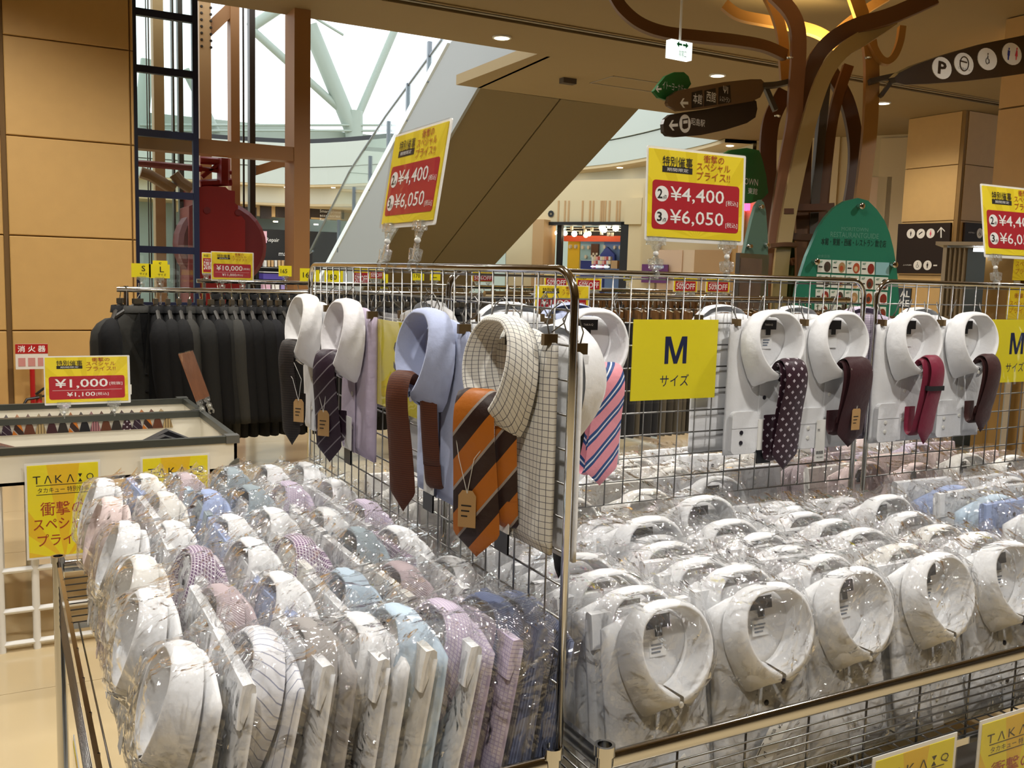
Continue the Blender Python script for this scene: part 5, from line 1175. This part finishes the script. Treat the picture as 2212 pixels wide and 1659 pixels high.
beam([(1750,-20),(1520,82),(1330,140),(1200,215),(1115,320),(1085,480),(1060,760),(1050,1100),(1050,1560)], 78, [6.5,6.6,6.7,6.8,6.9,7.0,7.05,7.1,7.1], 'brown')
beam([(1500,-20),(1400,40),(1290,120),(1200,200)], 45, 7.3, 'gold', ext=False)
beam([(1520,100),(1400,180),(1255,275),(1165,400),(1095,600),(1045,800),(1000,1010),(960,1230),(925,1560)], 76, [6.7,6.7,6.7,6.75,6.8,6.8,6.8,6.8,6.8], 'pale')
beam([(900,-30),(985,60),(1025,160),(1028,300),(1015,480),(1005,640),(970,830),(935,1050),(905,1300),(890,1560)], 76, 6.85, 'rose')
beam([(1410,225),(1450,300),(1490,325),(1530,295),(1560,220),(1572,140)], 34, 6.9, 'gold', ext=False)
beam([(840,450),(910,445),(980,430)], 26, 6.9, 'pole', ext=False, name='bracket'); beam([(850,440),(880,510),(910,580)], 22, 6.95, 'pole', ext=False, name='bracket')
beam([(1400,430),(1460,415),(1530,400)], 26, 6.9, 'pole', ext=False, name='bracket'); beam([(1460,505),(1500,450),(1530,410)], 20, 6.9, 'pole', ext=False, name='bracket')
beam([(900,1085),(1000,1090),(1110,1090),(1210,1085)], 34, 6.95, 'red', .08, False, 'cross_tie'); beam([(880,1290),(950,1283),(1020,1285)], 22, 6.75, 'brown', .06, False, 'cross_tie')
beam([(990,1240),(1050,1245),(1120,1245)], 34, 6.9, 'dark', .06, False, 'cross_tie'); beam([(950,1110),(1000,1110)], 28, 6.8, 'red', .06, False, 'cross_tie')
for q in ((985, 300), (1395, 300), (1390, 205), (1255, 282), (1280, 285), (920, 605)):
    p = trI @ PD(*z3(*q), 6.7); MB().lathe([(.001, -.012), (.02, -.01), (.024, 0), (.001, .01)], 10, tuple(p)).build('bolt', CHROME, tr, True)
# uplight washing the ceiling above the tree
pu = trI @ PD(1770, 120, 7.2)
ul = MB().lathe([(.05, 0), (.06, .08), (.05, .09)], 14, (pu.x, pu.y, 2.95)).build('uplight', BLACK, tr, True)
ld = bpy.data.lights.new('uplight', 'SPOT'); ld.energy = 140; ld.color = (1, .80, .42); ld.spot_size = radians(120); ld.spot_blend = .8; ld.shadow_soft_size = .05
lo_ = bpy.data.objects.new('uplight_beam', ld); col.objects.link(lo_); lo_.parent = tr; lo_.location = (pu.x, pu.y, 3.06); lo_.rotation_euler = (pi, 0, 0)
# direction boards
BRB = mat('board_brown', '#6e553b', .4); DKB = mat('board_dark', '#33261b', .4); GRN = mat('leaf_green', '#1f6a30', .4); PLATE = mat('plate_dark', '#2c221a', .4)
F = Fr(PD(1545, 205, 6.6), 8)
t = F.thing('direction_board', 'mid brown direction board with dark name plates and a left arrow', 'sign')
F.poly(t, 'board', [z3(*q) for q in ((345,540),(352,555),(400,582),(520,572),(700,545),(790,530),(830,510),(850,470),(850,430),(835,415),(780,415),(640,430),(500,455),(400,475),(355,505))], BRB, 0, .03)
for x0, y0, x1, y1 in ((472, 476, 530, 565), (538, 466, 600, 556), (612, 450, 676, 545)): F.poly(t, 'name_plate', [z3(x0, y0+8), z3(x1-6, y0-4), z3(x1, y1-8), z3(x0-2, y1+2)], PLATE, -.004, 0)
arrow(F, t, *z3(452, 540), *z3(412, 540), INKW, -.001, .12)
F.txt(t, '本館', (*z3(475, 492), *z3(522, 545)), INKW, -.006); F.txt(t, '西館', (*z3(545, 480), *z3(594, 535)), INKW, -.006); F.txt(t, 'レストラン', (*z3(616, 508), *z3(668, 535)), INKW, -.006); F.txt(t, 'ΨI', (*z3(632, 452), *z3(658, 490)), INKW, -.006)
F = Fr(PD(1535, 257, 6.65), 8)
t = F.thing('direction_board', 'dark brown direction board with train pictogram and left arrow', 'sign')
F.poly(t, 'board', [z3(*q) for q in ((322,650),(325,690),(345,712),(390,718),(520,708),(650,680),(760,645),(805,615),(815,570),(810,530),(795,522),(700,540),(560,570),(430,588),(360,600),(330,625))], DKB, 0, .03)
arrow(F, t, *z3(398, 655), *z3(354, 658), INKW, -.001, .12)
x, y = z3(435, 648); F.disc(t, 'train_disc', x, y, 12, 20, INKW, -.003, 0)
F.poly(t, 'train_body', [z3(*q) for q in ((420,625),(450,620),(450,668),(440,675),(428,677),(420,670))], DKB, -.005, -.003); F.poly(t, 'train_window', [z3(*q) for q in ((424,632),(446,629),(446,646),(424,649))], INKW, -.006, -.005)
F.txt(t, '昭島駅', (*z3(468, 622), *z3(540, 660)), INKW, -.001)
F = Fr(PD(1453, 187, 6.45), 8)
t = F.thing('leaf_sign', 'green leaf shaped sign with a left arrow and white lettering', 'sign')
F.poly(t, 'leaf', [z3(*q) for q in ((272,478),(300,440),(335,398),(380,378),(430,378),(455,400),(468,440),(440,480),(400,515),(340,525),(300,512))], GRN, 0, .025)
arrow(F, t, *z3(312, 466), *z3(284, 468), INKW, -.001, .12); F.txt(t, 'イトーヨーカドー', (*z3(318, 436), *z3(442, 476)), INKW, -.001)
F = Fr(PD(1620, 380, 6.9), 8)
t = F.thing('leaf_sign', 'green rounded sign fixed to the tree behind the yellow price sign', 'sign')
F.poly(t, 'leaf', [z3(*q) for q in ((620,820),(680,785),(760,775),(825,788),(840,830),(862,920),(872,1010),(840,1045),(780,1065),(700,1060),(620,1000))], GRN, 0, .03)
F.txt(t, 'MORITOWN', (*z3(660, 930), *z3(818, 965)), INKW, -.001); F.txt(t, '東館', (*z3(765, 985), *z3(815, 1018)), INKW, -.001)
F = Fr(PD(2085, 130, 6.3), 6)
t = F.thing('facility_board', 'long dark brown facility board with parking, wheelchair and restroom discs', 'sign')
F.poly(t, 'board', [z3(*q) for q in ((1533,405),(1545,432),(1590,443),(1720,438),(1900,425),(2100,402),(2330,368),(2330,158),(2212,185),(2000,228),(1800,285),(1640,340),(1560,380))], DKB, 0, .04)
for i, (qx, qy) in enumerate(((1780, 357), (1895, 335), (2018, 310), (2147, 283))):
    x, y = z3(qx, qy); F.disc(t, 'white_disc', x, y, 21, 24, INKW, -.004, 0)
    if i == 0: F.txt(t, 'P', (x-9, y-14, x+9, y+14), DKB, -.006, bold=.03)
    elif i == 1:
        c = F.l(x, y); MB().tube([(c[0]+.05*cos(a), -.006, c[1]+.045*sin(a)) for a in [radians(18*k) for k in range(21)]], .004, 4).build('figure', DKB, t); MB().box(c[0]-.055, c[0]+.03, -.007, -.005, c[1]+.008, c[1]+.016).build('figure', DKB, t)
        F.txt(t, 'こどもトイレ', (x-13, y+8, x+13, y+13), DKB, -.006)
    elif i == 2: wheelchair(F, t, x, y, 17, DKB, -.006)
    else: man(F, t, x-8, y, 18, INKB, -.006); man(F, t, x+9, y, 18, INKP, -.006, True)
# green guide boards
GUIDE = mat('guide_green', '#2f7a62', .3); GUID2 = mat('guide_grey_green', '#5d7a6c', .3)
def c2(x, y): return (1560+x*.18987, 420+y*.18987)
F = Fr((PD(1840, 600, 6.5).x, PD(1840, 600, 6.5).y, 0), -14)
t = F.thing('guide_board', 'tall green rounded restaurant guide board with picture cards', 'guide board')
cen = [(1545,40),(1400,75),(1280,150),(1180,260),(1100,380),(1030,540),(960,700),(900,890),(850,1060),(815,1280)]
rgt = [(1545,40),(1660,70),(1760,170),(1850,300),(1905,440),(1950,620),(1980,800),(2000,980),(2010,1150),(2015,1280)]
out = F.ls([c2(*q) for q in cen[::-1]])+F.ls([c2(*q) for q in rgt[1:]])
out = out+[(out[-1][0], .25), (out[0][0]-.06, .25)]
MB().poly(out, 0, .035).build('board', GUIDE, t); MB().poly([(out[0][0]+.1, .0), (out[-3][0]-.1, .0), (out[-3][0]-.1, .3), (out[0][0]+.1, .3)], .03, .07).build('foot', WOODS['pole'], t)
F.txt(t, 'MORITOWN', (*c2(1355, 375), *c2(1660, 418)), mat('frost', '#5f9a86', .5), -.002); F.txt(t, 'RESTAURANTGUIDE', (*c2(1230, 435), *c2(1780, 495)), MAT['frost'], -.002); F.txt(t, '本館・東館・西館・レストラン 飲食店', (*c2(1125, 505), *c2(1865, 590)), mat('ink_dark_green', '#123a30', .5), -.002, bold=.01); F.txt(t, '飲食店街', (*c2(1085, 685), *c2(1225, 722)), MAT['frost'], -.002)
for q in ((1550, 135), (1040, 765), (1925, 800)):
    c = F.l(*c2(*q)); MB().lathe([(.018, 0), (.018, -.03), (.022, -.032), (.022, -.045), (.014, -.05)], 12, (c[0], 0, c[1]), 'y').build('stand_off', CHROME, t, True)
cw = [mat('card_white', '#dfe3da', .5), mat('card_sky', '#8fc0c8', .5)]
food = [mat('food_%d' % i, c, .5) for i, c in enumerate(('#4a3a30', '#7a3c28', '#a8885c', '#3c382c', '#b0502c', '#c8b48c', '#8c2c20', '#d0a880'))]
for r_ in range(5):
    for k in range(5):
        x0 = 1085+k*165-r_*12; y0 = 738+k*8+r_*168
        sky = (r_ == 0 and k == 4)
        crd = F.poly(t, 'picture_card', [c2(x0, y0), c2(x0+150, y0+6), c2(x0+148, y0+152), c2(x0-4, y0+146)], cw[1] if sky else cw[0], -.006, 0)
        if not sky:
            c = F.l(*c2(x0+105, y0+85)); rx = abs(F.l(*c2(x0+145, y0+85))[0]-c[0]); rz_ = abs(F.l(*c2(x0+105, y0+22))[1]-c[1])
            MB().poly(ell(c[0], c[1], rx*.95, rz_*.95, 14), -.008, -.006).build('food_picture', food[(r_*3+k*2) % 8], crd); MB().poly(ell(c[0]-.004, c[1]-.006, rx*.5, rz_*.5, 10), -.0095, -.008).build('food_detail', food[(r_*5+k+3) % 8], crd)
            F.txt(crd, '4F', (*c2(x0+10, y0+15), *c2(x0+50, y0+42)), GUIDE, -.0075); MB().box(*sorted((F.l(*c2(x0+12, y0))[0], F.l(*c2(x0+55, y0))[0])), -.0075, -.006, F.l(*c2(x0+12, y0+92))[1], F.l(*c2(x0+12, y0+78))[1]).build('caption', INK, crd)
F = Fr((PD(1645, 560, 6.45).x, PD(1645, 560, 6.45).y, 0), 0)
t = F.thing('side_guide_board', 'narrow grey green rounded board standing edge on beside the tree', 'guide board')
out = F.ls([c2(*q) for q in ((250,680),(290,500),(340,290),(385,130),(440,60),(475,90),(500,200),(515,400),(522,600),(522,900),(520,1280))])
out += [(out[-1][0], .2), (out[0][0]-.05, .2), (out[0][0]-.05, out[0][1]-.3)]
MB().poly(out, 0, .03).build('board', GUID2, t); MB().box(out[0][0], out[-4][0], .01, .05, 0, .25).build('foot', WOODS['pole'], t)
for q in ((425, 145), (295, 590), (490, 575)):
    c = F.l(*c2(*q)); MB().lathe([(.016, 0), (.016, -.03), (.012, -.036)], 10, (c[0], 0, c[1]), 'y').build('stand_off', CHROME, t, True)
F = Fr((PD(1630, 610, 6.2).x, PD(1630, 610, 6.2).y, 0), 20)
t = F.thing('poster_stand', 'brown poster in a grey metal frame beside the tree sculpture', 'poster stand')
a, b = F.l(*c2(205, 665)), F.l(*c2(500, 1280))
MB().box(a[0], b[0], 0, .03, .0, a[1]).build('frame', DULLCHROME, t); MB().box(a[0]+.01, a[0]+(b[0]-a[0])*.75, -.003, 0, .3, a[1]-.03).build('poster', mat('poster_brown', '#6a5648', .5, vary=.35, vscale=7), t)
GRB = mat('panel_green', '#39562c', .5)
F = Fr((PD(1715, 620, 7.3).x, PD(1715, 620, 7.3).y, 0), -10)
t = F.thing('rear_board', 'dull green rounded board standing behind the tree bars', 'guide board')
out = F.ls([c2(*q) for q in ((690,1280),(715,900),(760,500),(800,350),(840,290),(880,380),(910,600),(930,800),(930,1280))])+[(F.l(*c2(930, 1280))[0], 0), (F.l(*c2(690, 1280))[0], 0)]
MB().poly(out, 0, .03).build('board', GRB, t)
MB().tube([(F.l(*c2(*q))[0], -.03, F.l(*c2(*q))[1]) for q in ((755, 770), (790, 760), (850, 770), (865, 575))], .03, 8).build('grab_tube', WOODS['brown'], t, True)
# hanging emergency exit sign
F = Fr(PD(1474, 107, 5.9), 4)
t = F.thing('exit_sign', 'small white lit emergency exit sign with green arrows hanging on a rod', 'exit sign')
a, b = F.l(1453, 84), F.l(1494, 131)
MB().box(a[0]-.008, b[0], -.0, .05, b[1], a[1]).build('lit_box', mat('exit_white', (.85, .95, .9), .4, emit=1.3), t)
zc = F.l(1474, 97)[1]; xm = (a[0]+b[0])/2
for sg in (-1, 1): MB().poly([(xm+sg*.004, zc+.006), (xm+sg*.028, zc+.006), (xm+sg*.028, zc+.018), (xm+sg*.048, zc), (xm+sg*.028, zc-.018), (xm+sg*.028, zc-.006), (xm+sg*.004, zc-.006)], -.002, 0).build('arrow', INKG, t)
F.txt(t, '非常口', (1466, 109, 1482, 124), INKG, -.002)
MB().cyl((xm, .025, a[1]), (xm, .025, CEIL-F.o.z), .008, 6).build('rod', WHITEPL, t, True)
